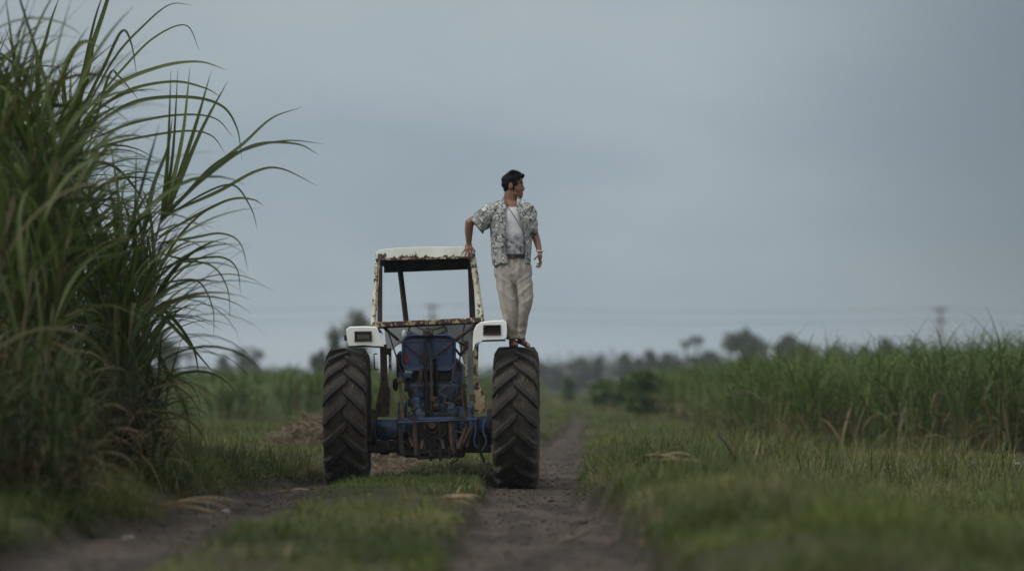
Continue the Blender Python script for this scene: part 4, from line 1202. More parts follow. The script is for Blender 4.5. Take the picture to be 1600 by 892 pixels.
# inside: side valances, front valance, ribs
mb = MB()
for px, top in ((590, 395), (740, 389)):
    a_ = W(px, top, .07); mb.prism([a_, a_ + Vector((0, 1.42, 0)), a_ + Vector((0, 1.42, -.09)), a_ + Vector((0, 0, -.085))], (.012 if px < 600 else -.012, 0, 0))
a_ = W(590, 395, .07) + Vector((0, 1.40, .02)); b_ = W(740, 389, .07) + Vector((0, 1.40, .02))
mb.prism([a_, b_, b_ + Vector((0, 0, -.17)), a_ + Vector((0, 0, -.17))], (0, .02, 0))
for f_ in (.33, .66):
    o_ = Vector((0, 1.4 * f_, -.015)); mb.bar(W(592, 397, .07) + o_, W(738, 391, .07) + o_, .05, .03)
TB(mb, 'roof_lining', M_inner)

# --- side frames and fenders ----------------------------------------------
mb = MB(); mb.bar(W(599, 538, 0), W(600, 590, 0), .055, .07); mb.prism([W(x_, y_, -.02) for x_, y_ in ((596, 588), (604, 588), (609, 612), (608, 650), (586, 652), (587, 632), (593, 608))], (0, .05, 0)); TB(mb, 'side_frame', M_rust)
mb = MB(); mb.bar(W(609.5, 553, .25), W(610, 625, .25), .042, .03); TB(mb, 'door_frame', M_whitedirty, bevel=.003)
TB(MB().box(W(607, 549, .2), (.06, .06, .07)), 'hinge', M_rust, bevel=.005); TB(MB().box(W(728, 539, -.03), (.05, .06, .085)), 'hinge', M_rust, bevel=.005)
mb = MB(); mb.bar(W(728, 545, 0), W(728.5, 590, 0), .034, .03); TB(mb, 'door_frame', M_whitedirty, bevel=.003)
mb = MB(); mb.prism([W(x_, y_, .05) for x_, y_ in ((739, 508), (748, 505), (744, 540), (741, 560), (742, 600), (743, 640), (735, 640), (732, 600), (731, 560), (734, 520))], (0, .03, 0)); TB(mb, 'side_panel', M_grey)
mb = MB(); mb.bar(W(744, 538, 0), W(743, 600, 0), .022, .05); mb.prism([W(x_, y_, -.02) for x_, y_ in ((741, 590), (744, 590), (757, 616), (757, 645), (741, 648))], (0, .05, 0)); TB(mb, 'side_frame', chipped_mat('yellowed_frame', (.50, .44, .26), .50, 9, (.30, .22, .10)))
wire([(590, 553), (585, 553), (584.5, 560), (586, 576), (592, 577)], .006, 'bracket', M_black, -.02)

def fender(ol, hole, name='fender', holebars=True, s=1):
    """pressed steel fender: rounded rear face with lamp recess, flat top running forward"""
    root = None
    # rear face: outline with rounded corners pressed round a hole
    mb = MB()
    outer = [W(x_, y_, -.55) for x_, y_ in ol]
    n = len(outer)
    cx = sum(h[0] for h in hole) / 2; cyy = sum(h[1] for h in hole) / 2
    # hole ring with the same count: match by angle
    hp = []
    hx0, hx1 = min(h[0] for h in hole), max(h[0] for h in hole); hy0, hy1 = min(h[1] for h in hole), max(h[1] for h in hole)
    for x_, y_ in ol:
        dx, dy = x_ - cx, (y_ - cyy)
        ex, ey = (hx1 - hx0) / 2, (hy1 - hy0) / 2
        k = 1 / max(abs(dx) / ex, abs(dy) / ey)
        hp.append(W(cx + dx * k, cyy + dy * k, -.55))
    V = Vector((0, .018, 0)); V2 = Vector((0, .035, 0))
    inner_out = [o_ + V * 1.0 for o_ in outer]
    # soft edge: shrink the front outline a little
    cc = W(cx, cyy, -.55)
    f0 = [cc + (o_ - cc) * .955 for o_ in outer]
    rings = [hp, f0, [o_ + Vector((0, .012, 0)) for o_ in outer], [o_ + Vector((0, .04, 0)) for o_ in outer], [h_ + V2 for h_ in hp]]
    mb.loft([*rings, hp], cap=False)
    fo = TB(mb, name, M_fender, smooth=False)
    return fo, outer, hp
# left fender
olL = [(545, 510.8), (568, 510.2), (587, 511), (590, 514), (595, 527), (600, 541.5), (585, 541), (570, 539.5), (552, 540.5), (545, 541), (543, 536), (541.5, 524), (540.5, 515)]
fl, outL, hpL = fender(olL, [(554.5, 519), (580, 532)])
olR = [(744, 508), (751, 503.5), (770, 501.5), (788, 500.5), (791.5, 504), (792.5, 515), (792, 527), (788, 530.5), (770, 531), (752, 532), (745, 534), (741, 540), (738.5, 548), (739, 530), (740, 517)]
fr, outR, hpR = fender(olR, [(756, 509), (781.5, 522)])
# recess plates
mb = MB(); mb.prism([W(x_, y_, -.515) for x_, y_ in ((754.5, 507.5), (783, 507.5), (783, 523.5), (754.5, 523.5))], (0, .01, 0)); TB(mb, 'lamp_recess', M_hole, tr)
mb = MB()
mb.path([W(x_, y_, -.555) for x_, y_ in ((754.5, 519), (579.5, 518.5))][:0] or [W(554.5, 518.7, -.555), W(580, 518.5, -.555), W(580.8, 532, -.555), W(554.5, 532.3, -.555)], .009, 6, closed=True)
mb.bar(W(555, 521.5, -.54), W(580, 521.3, -.54), .04, .02); mb.bar(W(555, 530.5, -.54), W(580, 530.3, -.54), .022, .02); mb.bar(W(556.5, 519, -.54), W(556.5, 532, -.54), .03, .02); mb.bar(W(578.5, 519, -.54), W(578.5, 532, -.54), .03, .02)
TB(mb, 'lamp_bracket', M_hole, tr)
mb = MB(); mb.path([W(755.5, 508.6, -.555), W(782, 508.4, -.555), W(782, 522.4, -.555), W(755.5, 522.6, -.555)], .008, 6, closed=True); TB(mb, 'lamp_bracket', M_hole, tr)
# skins running forward over the tyres
def skin(ol_idx, outer, name):
    mb = MB(); pts = [outer[i] for i in ol_idx]
    secs = []
    for y, dz, sh in ((.03, 0, 0), (.35, .012, 0), (.8, .0, 0), (1.15, -.03, 0)):
        top = [p_ + Vector((0, y, dz)) for p_ in pts]; secs.append(top + [t_ + Vector((0, 0, -.006)) for t_ in top[::-1]])
    mb.loft(secs); return TB(mb, name, M_fender)
skin([12, 0, 1, 2, 3], outL, 'fender_top'); skin([14, 0, 1, 2, 3, 4], outR, 'fender_top')
# dark rolled lower edges and rubber flap
mb = MB(); mb.path([W(x_, y_, -.54) for x_, y_ in ((545, 541.5), (570, 540.5), (600, 542.5))], .009, 6); mb.path([W(x_, y_, -.54) for x_, y_ in ((742, 541), (746, 535), (754, 532.5), (790, 531.5))], .009, 6); mb.path([W(x_, y_, -.5) for x_, y_ in ((540.3, 524), (541, 532))], .02, 6)
TB(mb, 'fender_edge', M_dark, tr)
# stays carrying the fenders
mb = MB(); mb.bar(W(598, 540, -.5), W(599, 540, .2), .03, .02); mb.bar(W(743, 540, -.5), W(744, 538, .2), .03, .02); mb.bar(W(598, 512, .02), W(592, 512, -.5), .03, .02); mb.bar(W(750, 505, .02), W(748, 507, -.5), .03, .02)
TB(mb, 'fender_stay', M_rust, tr)
# ------------------------------------------------------------------ power line
M_pole = simple_mat('weathered_pole', (0.10, 0.085, 0.075), (0.06, 0.05, 0.045), 4, .9)
M_wire = simple_mat('wire', (0.03, 0.03, 0.032), None, 4, .6)
M_ins = simple_mat('insulator', (0.25, 0.2, 0.17), None, 4, .3)
YP = 280.0
pol = [(-120, 478, 'utility pole beyond the left side of the cane thicket'), (675, 475, 'power pole seen through the rear window opening of the tractor cab'), (1470, 480, 'power pole with two crossarms standing over the right cane field'), (2265, 482, 'utility pole beyond the right end of the cane field')]
tops = []
for i, (px, top, lab) in enumerate(pol):
    Hh = CAMZ + (603 - top) / F * YP; x = world_x(px, YP)
    root = empty('power_pole', (x, YP, 0)); tag(root, lab, 'power pole', 'poles of the power line')
    MB().tube((0, 0, -.2), (0, 0, Hh), .19, .13, 12).build('post', M_pole, root, smooth=True)
    for zz, w in ((Hh - .3, 1.5), (Hh - 1.5, 1.2)):
        MB().box((0, .2, zz), (w, .12, .16)).build('crossarm', M_pole, root)
        mb = MB()
        for s in (-1, -.5, .5, 1): mb.tube((s * w * .46, .2, zz + .08), (s * w * .46, .2, zz + .3), .05, .035, 8)
        mb.build('insulators', M_ins, root)
    tops.append((x, Hh))
wi = 0
for lev, (dz, lab) in enumerate(((-.02, 'upper'), (-1.22, 'lower'))):
    for sgn, side in ((-1, 'near'), (1, 'far')):
        mb = MB(); pts = []
        for (xa, ha), (xb, hb) in zip(tops[:-1], tops[1:]):
            for t in np.linspace(0, 1, 12)[:-1]:
                pts.append((xa + (xb - xa) * t, YP + .2 + sgn * .02 + sgn * .4 * 0, ha + dz + (hb - ha) * t - 4 * .55 * t * (1 - t) * 1.0 - (.12 if sgn > 0 else 0)))
        pts.append((tops[-1][0], YP + .2, tops[-1][1] + dz))
        pts = [(p_[0] + sgn * .62, p_[1], p_[2]) for p_ in pts]
        mb.path(pts, .011, 6)
        o = mb.build('power_line', M_wire, None, smooth=True)
        tag(o, '%s, %s power wire running level across the sky between the poles' % (lab, 'higher strand' if sgn < 0 else 'lower strand'), 'wire', 'wires of the power line')

# ------------------------------------------------------------------ stick, fallen leaves, stones
M_stick = simple_mat('dark_stick', (0.035, 0.028, 0.024), (0.02, 0.016, 0.014), 20, .9)
Ys = 25.5
a_ = P(1122, 676, Ys); b_ = P(1158, 732, Ys - .3)
MBs = MB().path([a_ - a_, (b_ - a_) * .4 + Vector((.006, 0, .01)), b_ - a_, Vector(((b_ - a_).x * 1.25, 0, float(gz(b_.x, b_.y)) - a_.z - .05))], [.012, .015, .018, .018], 8)
o = MBs.build('stick', M_stick, None, smooth=True); o.location = a_; tag(o, 'thin dark stick leaning out of the grass on the right verge', 'stick')
def sprig(px, base_py, top, Y, label, seed):
    g_ = np.random.default_rng(seed); x = world_x(px, Y); root = empty('grass_sprout', (x, Y, float(gz(x, Y)))); tag(root, label, 'grass sprout')
    sp_ = []
    H = CAMZ + (603 - top) / F * Y - float(gz(x, Y))
    for dx, w, lean in ((0, .018, .10), (.03, .016, -.03), (-.03, .012, .3)):
        sp_.append(dict(base=(dx * .6, 0, 0), az=0.1, el=RAD(90) - lean, L=H * (1.02 - abs(dx) * 5), w=w * 1.5, bend=.08 + abs(lean) * .4, tint=1.0, twist=.4))
    v, q, a = leafset(sp_); link_mesh('leaves', np_mesh('leaves', v, q, a), leaf_mat('bright_leaf', (.11, .19, .05), (.13, .22, .06), transl=.3), root)
sprig(1124, 720, 664, 26.2, 'bright green blade sprout standing beside the leaning dark stick', 5)
M_dead = leaf_mat('fallen_leaf', (.16, .12, .07), (.22, .17, .10), (.26, .19, .11), .2, .8)
def fallen(cx, cy, n, L, label, seed, az=None, name='fallen_cane_leaves', z=0.03):
    g_ = np.random.default_rng(seed); cz = float(gz(cx, cy)) + z
    b = np.stack([g_.normal(0, .08, n), g_.normal(0, .10, n), g_.uniform(0, .05, n)], -1)
    A = g_.uniform(0, 6.28, n) if az is None else az + g_.normal(0, .45, n)
    S = strips(b, A, g_.uniform(.0, .35, n), L * g_.uniform(.6, 1.1, n), g_.uniform(.02, .042, n), g_.uniform(.2, .8, n), 8, g_.random(n), g_.uniform(.4, 1, n), fold=.3, twist=g_.normal(0, 1.2, n))
    o = link_mesh(name, np_mesh(name, *S), M_dead); o.location = (cx, cy, cz); tag(o, label, 'dead leaves')
fallen(world_x(1030, 21.6), 21.6, 7, .42, 'pale dead cane leaves lying on the right verge grass', 61, az=.35, z=.12)
fallen(world_x(700, 20.5), 20.5, 6, .32, 'tan dead leaves at the edge of the middle grass strip by the right rut', 62, az=-.5)
fallen(world_x(215, 19.6), 19.6, 8, .75, 'long dry cane leaves strewn across the left rut below the thicket', 63, az=-.25)
fallen(world_x(470, 24.5), 24.5, 5, .3, 'small dry tuft lying where the left rut meets the middle strip', 64)
fallen(world_x(640, 31), 31.5, 6, .3, 'dry leaves on the grass between the tractor wheels', 65)
M_wood = simple_mat('bare_wood', (0.20, 0.165, 0.12), (0.11, 0.09, 0.065), 12, .9)
p0 = Vector((world_x(872, 17.6), 17.6, 0)); p0.z = float(gz(p0.x, p0.y)) + .02
o = MB().path([(0, 0, 0), (.12, .25, .02), (.25, .6, .06)], [.012, .014, .009], 8).build('stick', M_wood, None, smooth=True)
o.location = p0; tag(o, 'bare pale stick lying against the right bank of the right rut', 'stick')
M_clod = simple_mat('earth_clod', (0.085, 0.07, 0.055), (0.04, 0.033, 0.028), 12, .95, bump=.6)
M_stone = simple_mat('pale_stone', (0.22, 0.20, 0.17), (0.13, 0.115, 0.10), 12, .9, bump=.4)
def clod(px, Y, s, mat, name, label, cat, seed):
    x = world_x(px, Y); z = float(gz(x, Y))
    mb = MB(); bmesh.ops.create_icosphere(mb.bm, subdivisions=3, radius=1)
    for v_ in mb.bm.verts:
        k = 1 + .35 * mnoise.noise(v_.co * 1.3 + Vector((seed * 3.1, 0, 0))) + .12 * mnoise.noise(v_.co * 4 + Vector((0, seed, 0)))
        v_.co = Vector((v_.co.x * s * k * 1.25, v_.co.y * s * k, v_.co.z * s * k * .6))
    o = mb.build(name, mat, None, smooth=True); o.location = (x, Y, z + s * .2); o.rotation_euler = (0, 0, seed); tag(o, label, cat)
CL = [(815, 23.2, .035, M_clod, 'earth_clod', 'dark clod in the middle of the right rut behind the right tyre', 'clod'),
      (352, 21.6, .045, M_stone, 'stone', 'small pale stone in the left rut below the middle strip', 'stone'),
      (203, 17.9, .04, M_stone, 'stone', 'small dull stone near the bottom left under the bank', 'stone'),
      (1020, 25.5, .05, M_clod, 'earth_clod', 'clod half buried in the right verge grass below the bare patch', 'clod'),
      (742, 19.2, .03, M_clod, 'earth_clod', 'small clod at the left lip of the right rut', 'clod'),
      (905, 20.4, .05, M_clod, 'earth_clod', 'crumbled clod at the foot of the right bank', 'clod'),
      (1588, 33.5, .05, M_stone, 'stone', 'pale stone on the bare soil before the right cane field', 'stone'),
      (860, 24.8, .03, M_clod, 'earth_clod', 'tiny clod just below the right rear tyre', 'clod')]
for i, c in enumerate(CL): clod(*c, seed=i + 1)
# ------------------------------------------------------------------ the man on the tyre
YPn = 28.0
ft = P(808, 539, YPn)
def Q(px, py, dy=0.0): return P(px, py, YPn + dy)
pinv = Matrix.Translation(-ft)
def skin_mat():
    m, nt, b = new_mat('skin')
    f = noise_tex(nt, 14, 4, .5)
    nt.links.new(ramp(nt, f, [(.35, (0.17, 0.082, 0.048)), (.65, (0.21, 0.105, 0.062))]), b.inputs['Base Color'])
    b.inputs['Roughness'].default_value = .5; b.inputs['Subsurface Weight'].default_value = .08; b.inputs['Subsurface Radius'].default_value = (.01, .005, .003)
    return m
M_skin = skin_mat()
PXM = 1 / 150.0
mb = MB()
def cap(a, b, ra, rb): mb.capsule(Q(*a), Q(*b), ra, rb, 16)
# trunk and hips
def lf(rings, n=28, p=2.2): return [ell(Q(*c), rx, ry, n, p) for c, rx, ry in rings]
mb.loft(lf([((801, 434, 0), .12, .08), ((800, 425, 0), .145, .095), ((800, 405, 0), .15, .11), ((799, 385, 0), .155, .11), ((799, 360, 0), .175, .115), ((799, 340, 0), .19, .115), ((798, 328, 0), .185, .10), ((797, 319, .005), .13, .08), ((797, 314, .01), .08, .065)]))
# neck and head (turned to his left, seen in profile)
mb.loft([ell(Q(797, 321, .01), .085, .07, 20), ell(Q(797.5, 312, .005), .074, .062, 20), ell(Q(798.5, 303, 0), .072, .060, 20), ell(Q(800, 294, 0), .066, .055, 20)])
mb.ball(Q(800.5, 286, 0), (.103, .078, .108), 24)
mb.ball(Q(806.5, 294, 0), (.076, .066, .090), 24); mb.ball(Q(805, 303, 0), (.056, .060, .050), 20)
mb.ball(Q(811, 302, 0), (.043, .048, .052), 18); mb.ball(Q(812.8, 307.3, 0), (.026, .032, .022), 14)
mb.ball(Q(814.3, 286.5, 0), (.022, .05, .016), 14); mb.ball(Q(812.5, 281, 0), (.030, .052, .035), 14)
mb.ball(Q(812, 295, -.028), (.026, .024, .024), 12); mb.ball(Q(812, 295, .028), (.026, .024, .024), 12)
mb.capsule(Q(816.2, 289.5, 0), Q(818.4, 295.6, 0), .010, .014, 10); mb.ball(Q(818, 297, -.01), .011, 8); mb.ball(Q(818, 297, .01), .011, 8)
mb.ball(Q(816.0, 301.2, 0), (.012, .024, .008), 10); mb.ball(Q(815.5, 303.6, 0), (.012, .022, .008), 10)
for sy in (-1, 1):
    mb.ball(Q(797.5, 292.5, sy * .072), (.015, .010, .028), 14, Matrix.Rotation(.25, 3, 'Y'))
    mb.path([Q(797.5, 292.5, sy * .078) + Vector((.016 * math.cos(a), 0, .028 * math.sin(a))) for a in np.linspace(-.6, 4.2, 12)], .006, 6)
# his right arm (left in the picture): elbow out, hand pressing the roof corner
cap((770, 327, 0), (748, 340, -.02), .066, .052); cap((748, 340, -.02), (733.5, 348, -.03), .052, .045)
cap((733.5, 348, -.03), (732.5, 362, -.01), .045, .043); cap((732.5, 362, -.01), (732.6, 380, .02), .043, .028)
# hand: palm on the roof edge, fingers over the lip
def finger(pts, r0, r1):
    for i in range(len(pts) - 1):
        k0 = i / (len(pts) - 1); k1 = (i + 1) / (len(pts) - 1)
        mb.capsule(Q(*pts[i]), Q(*pts[i + 1]), r0 + (r1 - r0) * k0, r0 + (r1 - r0) * k1, 10)
mb.ball(Q(732.4, 386, .015), (.041, .020, .050), 16); mb.ball(Q(731.5, 390, .0), (.042, .018, .028), 14); mb.ball(Q(732.6, 381, .02), (.030, .022, .03), 12)
finger([(728, 389, .0), (723.5, 394, -.02), (721, 399, -.015)], .0085, .0065)
finger([(730, 391, -.005), (727.5, 397, -.025), (726.5, 403, -.015)], .009, .007)
finger([(732.7, 391.5, -.005), (731.6, 398.5, -.028), (731.5, 405, -.018)], .0095, .007)
finger([(735.2, 391, -.005), (735.6, 398, -.026), (735.8, 403.5, -.018)], .009, .007)
finger([(735, 384, .01), (739, 388, .0), (742.5, 393.5, -.01)], .0115, .0085)
# his left arm hanging, slightly bent, fingers curled
cap((825, 328, 0), (831, 347, .01), .064, .052); cap((831, 347, .01), (834.5, 363, .03), .052, .043)
cap((834.5, 363, .03), (839, 377, .0), .043, .038); cap((839, 377, .0), (843.3, 393, -.05), .038, .026)
mb.ball(Q(843.8, 401.5, -.06), (.022, .038, .050), 16, Matrix.Rotation(.05, 3, 'Y')); mb.ball(Q(843.4, 395.5, -.055), (.024, .026, .03), 12)
finger([(845.2, 406, -.085), (846.2, 411, -.095), (844, 416.5, -.10), (839.5, 418, -.10)], .0095, .0075)
finger([(844.8, 407, -.065), (845.2, 413, -.07), (842.4, 417.8, -.075), (837.8, 417, -.08)], .0095, .0075)
finger([(844.2, 406.5, -.045), (844, 412, -.045), (841.5, 416, -.05), (838.2, 415, -.055)], .009, .007)
finger([(843.5, 405, -.03), (842.8, 410, -.025), (840.8, 413, -.03), (838.6, 412, -.035)], .008, .0065)
finger([(841.8, 398.5, -.085), (837.8, 402.2, -.105), (834.6, 405.6, -.105)], .0115, .0085)
# legs inside the trousers, ankles, feet
cap((790, 432, 0), (795, 478, -.02), .068, .056); cap((795, 478, -.02), (800.5, 528, .02), .054, .036)
cap((812, 432, 0), (819.5, 478, -.02), .068, .056); cap((819.5, 478, -.02), (814.2, 528, .0), .054, .035)
# his right foot points at the camera, the other one out to the right
mb.ball(Q(801, 533.6, .01), (.042, .045, .030), 14); mb.capsule(Q(801.5, 535, -.03), Q(803, 537.6, -.15), .032, .026, 14)
for i, dx in enumerate((-.030, -.014, .001, .015, .029)): mb.capsule(Q(803, 538.2, -.15) + Vector((dx, 0, 0)), Q(803.3, 539, -.195 + abs(i - 3.2) * .010) + Vector((dx * 1.15, 0, 0)), .0085 + .003 * (i == 4), .008 + .003 * (i == 4), 8)
mb.ball(Q(814.5, 532.8, .0), (.045, .040, .030), 14); mb.capsule(Q(817, 534.4, -.01), Q(825, 539.4, -.045), .031, .024, 14)
for i, k in enumerate((-.028, -.013, .001, .014, .027)): mb.capsule(Q(825, 540.2, -.05 + k), Q(829.6 - abs(i - 1.2) * .8, 542.8, -.058 + k * 1.2), .0095 if i else .012, .008, 8)
body = mb.build('person', M_skin, None, inv=pinv)
remeshed(body, .0055, 3, .5)
body.location = ft
tag(body, 'man in open patterned shirt and pale trousers standing on the rear tyre of the tractor', 'person')

def child(mbx, name, mat, **kw): return mbx.build(name, mat, body, inv=pinv, **kw)
# face details
for sy in (-1, 1):
    mbx = MB(); mbx.ball(Q(815.0, 290.3, sy * .032), (.010, .010, .008), 12); child(mbx, 'eye', simple_mat('eye', (.10, .07, .055), (.02, .015, .012), 30, .2), smooth=True)
    mbx = MB(); mbx.path([Q(811.5, 285.8, sy * .050), Q(814.5, 284.6, sy * .045), Q(817.0, 285.6, sy * .028)], .006, 6); child(mbx, 'eyebrow', simple_mat('brow', (.012, .011, .012), None, 8, .8), smooth=True)
# hair
def hair_mat():
    m, nt, b = new_mat('hair'); f = noise_tex(nt, 60, 5, .7, vec_scale=(1, 1, .3))
    nt.links.new(ramp(nt, f, [(.3, (.004, .004, .006)), (.7, (.009, .009, .013))]), b.inputs['Base Color']); b.inputs['Roughness'].default_value = .7; b.inputs['Specular IOR Level'].default_value = .12; add_bump(nt, b, f, .8, .01); return m
M_hair = hair_mat()
mbx = MB()
mbx.ball(Q(799.3, 281.5, 0), (.104, .086, .078), 24); mbx.ball(Q(792.0, 287.5, 0), (.052, .080, .070), 20); mbx.ball(Q(790.8, 294, 0), (.030, .060, .040), 16)
mbx.ball(Q(806, 275.5, 0), (.078, .072, .045), 20); mbx.ball(Q(814, 275.2, -.005), (.040, .055, .026), 16); mbx.ball(Q(801, 271.5, 0), (.05, .06, .032), 16)
for sy in (-1, 1): mbx.ball(Q(803, 285, sy * .062), (.040, .020, .045), 14); mbx.ball(Q(802.2, 291, sy * .068), (.012, .012, .035), 10)
hr = child(mbx, 'hair', M_hair)
def hairdisp(co, no): return .009 * fbm(co[:, 0] * 70 + co[:, 1] * 20, co[:, 2] * 50, 3) + .005 * vnoise(co[:, 0] * 150, co[:, 2] * 90 + co[:, 1] * 150, 4)
remeshed(hr, .0055, 2, .5, hairdisp)
# loose strands standing up from the hair
gh = np.random.default_rng(12); k = 700
aa = gh.uniform(0, 6.28, k); rr = np.sqrt(gh.random(k)); hx = .085 * rr * np.cos(aa); hy = .07 * rr * np.sin(aa)
c_ = Q(802, 279, 0) - ft
b_ = np.stack([c_.x + hx, c_.y + hy, c_.z + .018 + .055 * np.sqrt(np.clip(1 - rr ** 2, 0, 1)) + np.minimum(hx, 0) * .25], -1)
S = strips(b_, np.where(hx > .02, 0.1, aa) + gh.normal(0, .5, k), gh.uniform(.5, 1.4, k), gh.uniform(.014, .034, k), np.full(k, .004), gh.uniform(.2, 1.2, k), 3)
link_mesh('hair_strands', np_mesh('hair_strands', *S), M_hair, body)

# trousers
def cloth_mat(name, c1, c2, stain, sc=5, lo=.55):
    m, nt, b = new_mat(name); f = noise_tex(nt, sc, 6, .6, vec_scale=(1, 1, .6)); f2 = noise_tex(nt, 22, 5, .65)
    c = mixc(nt, ramp(nt, f, [(.35, BW(0)), (.65, BW(1))]), c1, c2)
    c = mixc(nt, ramp(nt, f2, [(lo, BW(0)), (lo + .14, BW(.75))]), c, stain)
    nt.links.new(c, b.inputs['Base Color']); b.inputs['Roughness'].default_value = .9; b.inputs['Specular IOR Level'].default_value = .15
    return m
def trouser_mat():
    m = cloth_mat('trouser_cloth', (0.40, 0.375, 0.335), (0.32, 0.295, 0.26), (0.19, 0.17, 0.14), 6, .56)
    nt = m.node_tree; b = nt.nodes['Principled BSDF']; old = b.inputs['Base Color'].links[0].from_socket
    tc_ = N(nt, 'ShaderNodeTexCoord'); s_ = N(nt, 'ShaderNodeSeparateXYZ'); nt.links.new(tc_.outputs['Object'], s_.inputs[0])
    mr = N(nt, 'ShaderNodeMapRange'); mr.inputs['From Min'].default_value = .50; mr.inputs['From Max'].default_value = .05; nt.links.new(s_.outputs['Z'], mr.inputs['Value'])
    f = noise_tex(nt, 16, 6, .7); mud = N(nt, 'ShaderNodeMath'); mud.operation = 'MULTIPLY'; nt.links.new(mr.outputs[0], mud.inputs[0]); nt.links.new(ramp(nt, f, [(.36, BW(0)), (.60, BW(1))]), mud.inputs[1])
    nt.links.new(mixc(nt, mud.outputs[0], old, (0.12, 0.10, 0.065)), b.inputs['Base Color'])
    return m
mbx = MB()
def lfx(rings, n=30, p=2.3): return [ell(Q(*c), rx, ry, n, p) for c, rx, ry in rings]
mbx.loft(lfx([((802.5, 445, 0), .10, .085), ((802, 439, 0), .18, .115), ((801.8, 430, 0), .203, .13), ((801.5, 418, 0), .195, .135), ((801, 408, 0), .178, .13), ((801, 400, 0), .163, .122)]))
mbx.loft(lfx([((787.5, 427, 0), .095, .115), ((788.8, 440, 0), .098, .115), ((790.5, 455, -.01), .094, .108), ((793.5, 471, -.02), .091, .10), ((795.8, 486, -.02), .082, .09), ((797.8, 501, -.01), .071, .08), ((799, 512, 0), .063, .076), ((799.8, 522, .01), .060, .078), ((800.3, 530, .01), .064, .082)]))
mbx.loft(lfx([((815, 427, 0), .098, .115), ((817.2, 440, 0), .104, .115), ((819.5, 455, -.01), .092, .108), ((820.3, 471, -.02), .078, .098), ((818.7, 486, -.02), .068, .088), ((816.8, 501, -.01), .056, .078), ((815.2, 512, 0), .050, .074), ((814.2, 522, 0), .048, .074), ((813.8, 531, 0), .052, .08)]))
tz = mbx
trs = child(tz, 'trousers', trouser_mat())
def tdisp(co, no):
    x, y, z = co.T
    front = -y
    d = .005 * np.sin(x * 62 + z * 10 + 3.0 * fbm(x * 7, z * 2.5, 5)) * sstep(.95, .7, z)          # long hanging folds
    d += .0055 * np.maximum(0, np.sin((-np.abs(x + .04) * 38 + z * 44) + 2.5 * fbm(x * 6, z * 5, 6))) ** 2 * sstep(.85, .7, z) * sstep(.30, .5, z)   # drag lines from the crotch
    d += .006 * np.maximum(0, np.sin(z * 88 + 5 * fbm(x * 9, y * 9, 7))) ** 2 * sstep(.26, .05, z)
    d += .004 * fbm(x * 30, z * 8 + y * 9, 8)
    # pleats falling from the waistband
    d += .006 * np.sin(x * 95) * sstep(.68, .86, z)
    return d
remeshed(trs, .008, 3, .5, tdisp)

# undershirt, print cloth below it
def vest_mat():
    m, nt, b = new_mat('undershirt_cloth')
    tc_ = N(nt, 'ShaderNodeTexCoord'); s_ = N(nt, 'ShaderNodeSeparateXYZ'); nt.links.new(tc_.outputs['Object'], s_.inputs[0])
    mr = N(nt, 'ShaderNodeMapRange'); mr.inputs['From Min'].default_value = 1.18; mr.inputs['From Max'].default_value = 1.10; nt.links.new(s_.outputs['Z'], mr.inputs['Value'])
    pr = ramp(nt, noise_tex(nt, 24, 4, .6, .6), [(.38, (.06, .07, .085)), (.45, (.22, .24, .26)), (.56, (.38, .40, .42))])
    nt.links.new(mixc(nt, mr.outputs[0], (.60, .60, .64), pr), b.inputs['Base Color']); b.inputs['Roughness'].default_value = .9; return m
mbx = MB()
mbx.loft(lfx([((801, 402, 0), .155, .122), ((801, 390, 0), .160, .124), ((800.5, 365, 0), .178, .126), ((799.5, 345, 0), .185, .126), ((799, 335, 0), .17, .120), ((799, 329, 0), .135, .108), ((799.5, 324, -.01), .100, .088)]))
vst = child(mbx, 'undershirt', vest_mat())
remeshed(vst, .008, 3, .5, lambda co, no: .005 * np.sin(co[:, 0] * 40 + co[:, 2] * 22 + 2 * fbm(co[:, 0] * 7, co[:, 2] * 7, 9)))
# belt
mbx = MB(); r_o = ell(Q(801, 403.2, 0), .186, .146, 40, 2.3); r_t = ell(Q(801, 397.8, 0), .180, .142, 40, 2.3); r_oi = ell(Q(801, 403.0, 0), .16, .122, 40, 2.3); r_ti = ell(Q(801, 398.2, 0), .156, .119, 40, 2.3)
mbx.loft([r_o, r_t, r_ti, r_oi, r_o], cap=False); bl = child(mbx, 'belt', simple_mat('belt_leather', (.006, .005, .005), (.010, .008, .008), 10, .5))
mbx = MB(); mbx.box(Q(801, 400.6, -.149), (.045, .012, .032)); child(mbx, 'buckle', simple_mat('buckle', (.10, .09, .08), (.05, .045, .04), 20, .4, metal=.8), bevel=.003)

# open shirt: thin shell with a front opening, collar, sleeves
def shirt_mat():
    m, nt, b = new_mat('printed_shirt')
    f1 = noise_tex(nt, 13, 3, .62, 1.6); f2 = noise_tex(nt, 31, 3, .6, .9); f3 = noise_tex(nt, 5, 3, .5)
    base = mixc(nt, ramp(nt, f3, [(.4, BW(0)), (.6, BW(1))]), (.42, .43, .405), (.29, .305, .295))
    c = mixc(nt, ramp(nt, f1, [(.505, BW(0)), (.535, BW(1))]), base, (.17, .185, .19))
    c = mixc(nt, ramp(nt, f2, [(.55, BW(0)), (.575, BW(1))]), c, (.045, .055, .06))
    c = mixc(nt, ramp(nt, noise_tex(nt, 20, 2, .5, 1.2), [(.60, BW(0)), (.63, BW(.9))]), c, (.62, .64, .60))
    nt.links.new(c, b.inputs['Base Color']); b.inputs['Roughness'].default_value = .85; b.inputs['Specular IOR Level'].default_value = .2
    return m
M_shirt = shirt_mat()
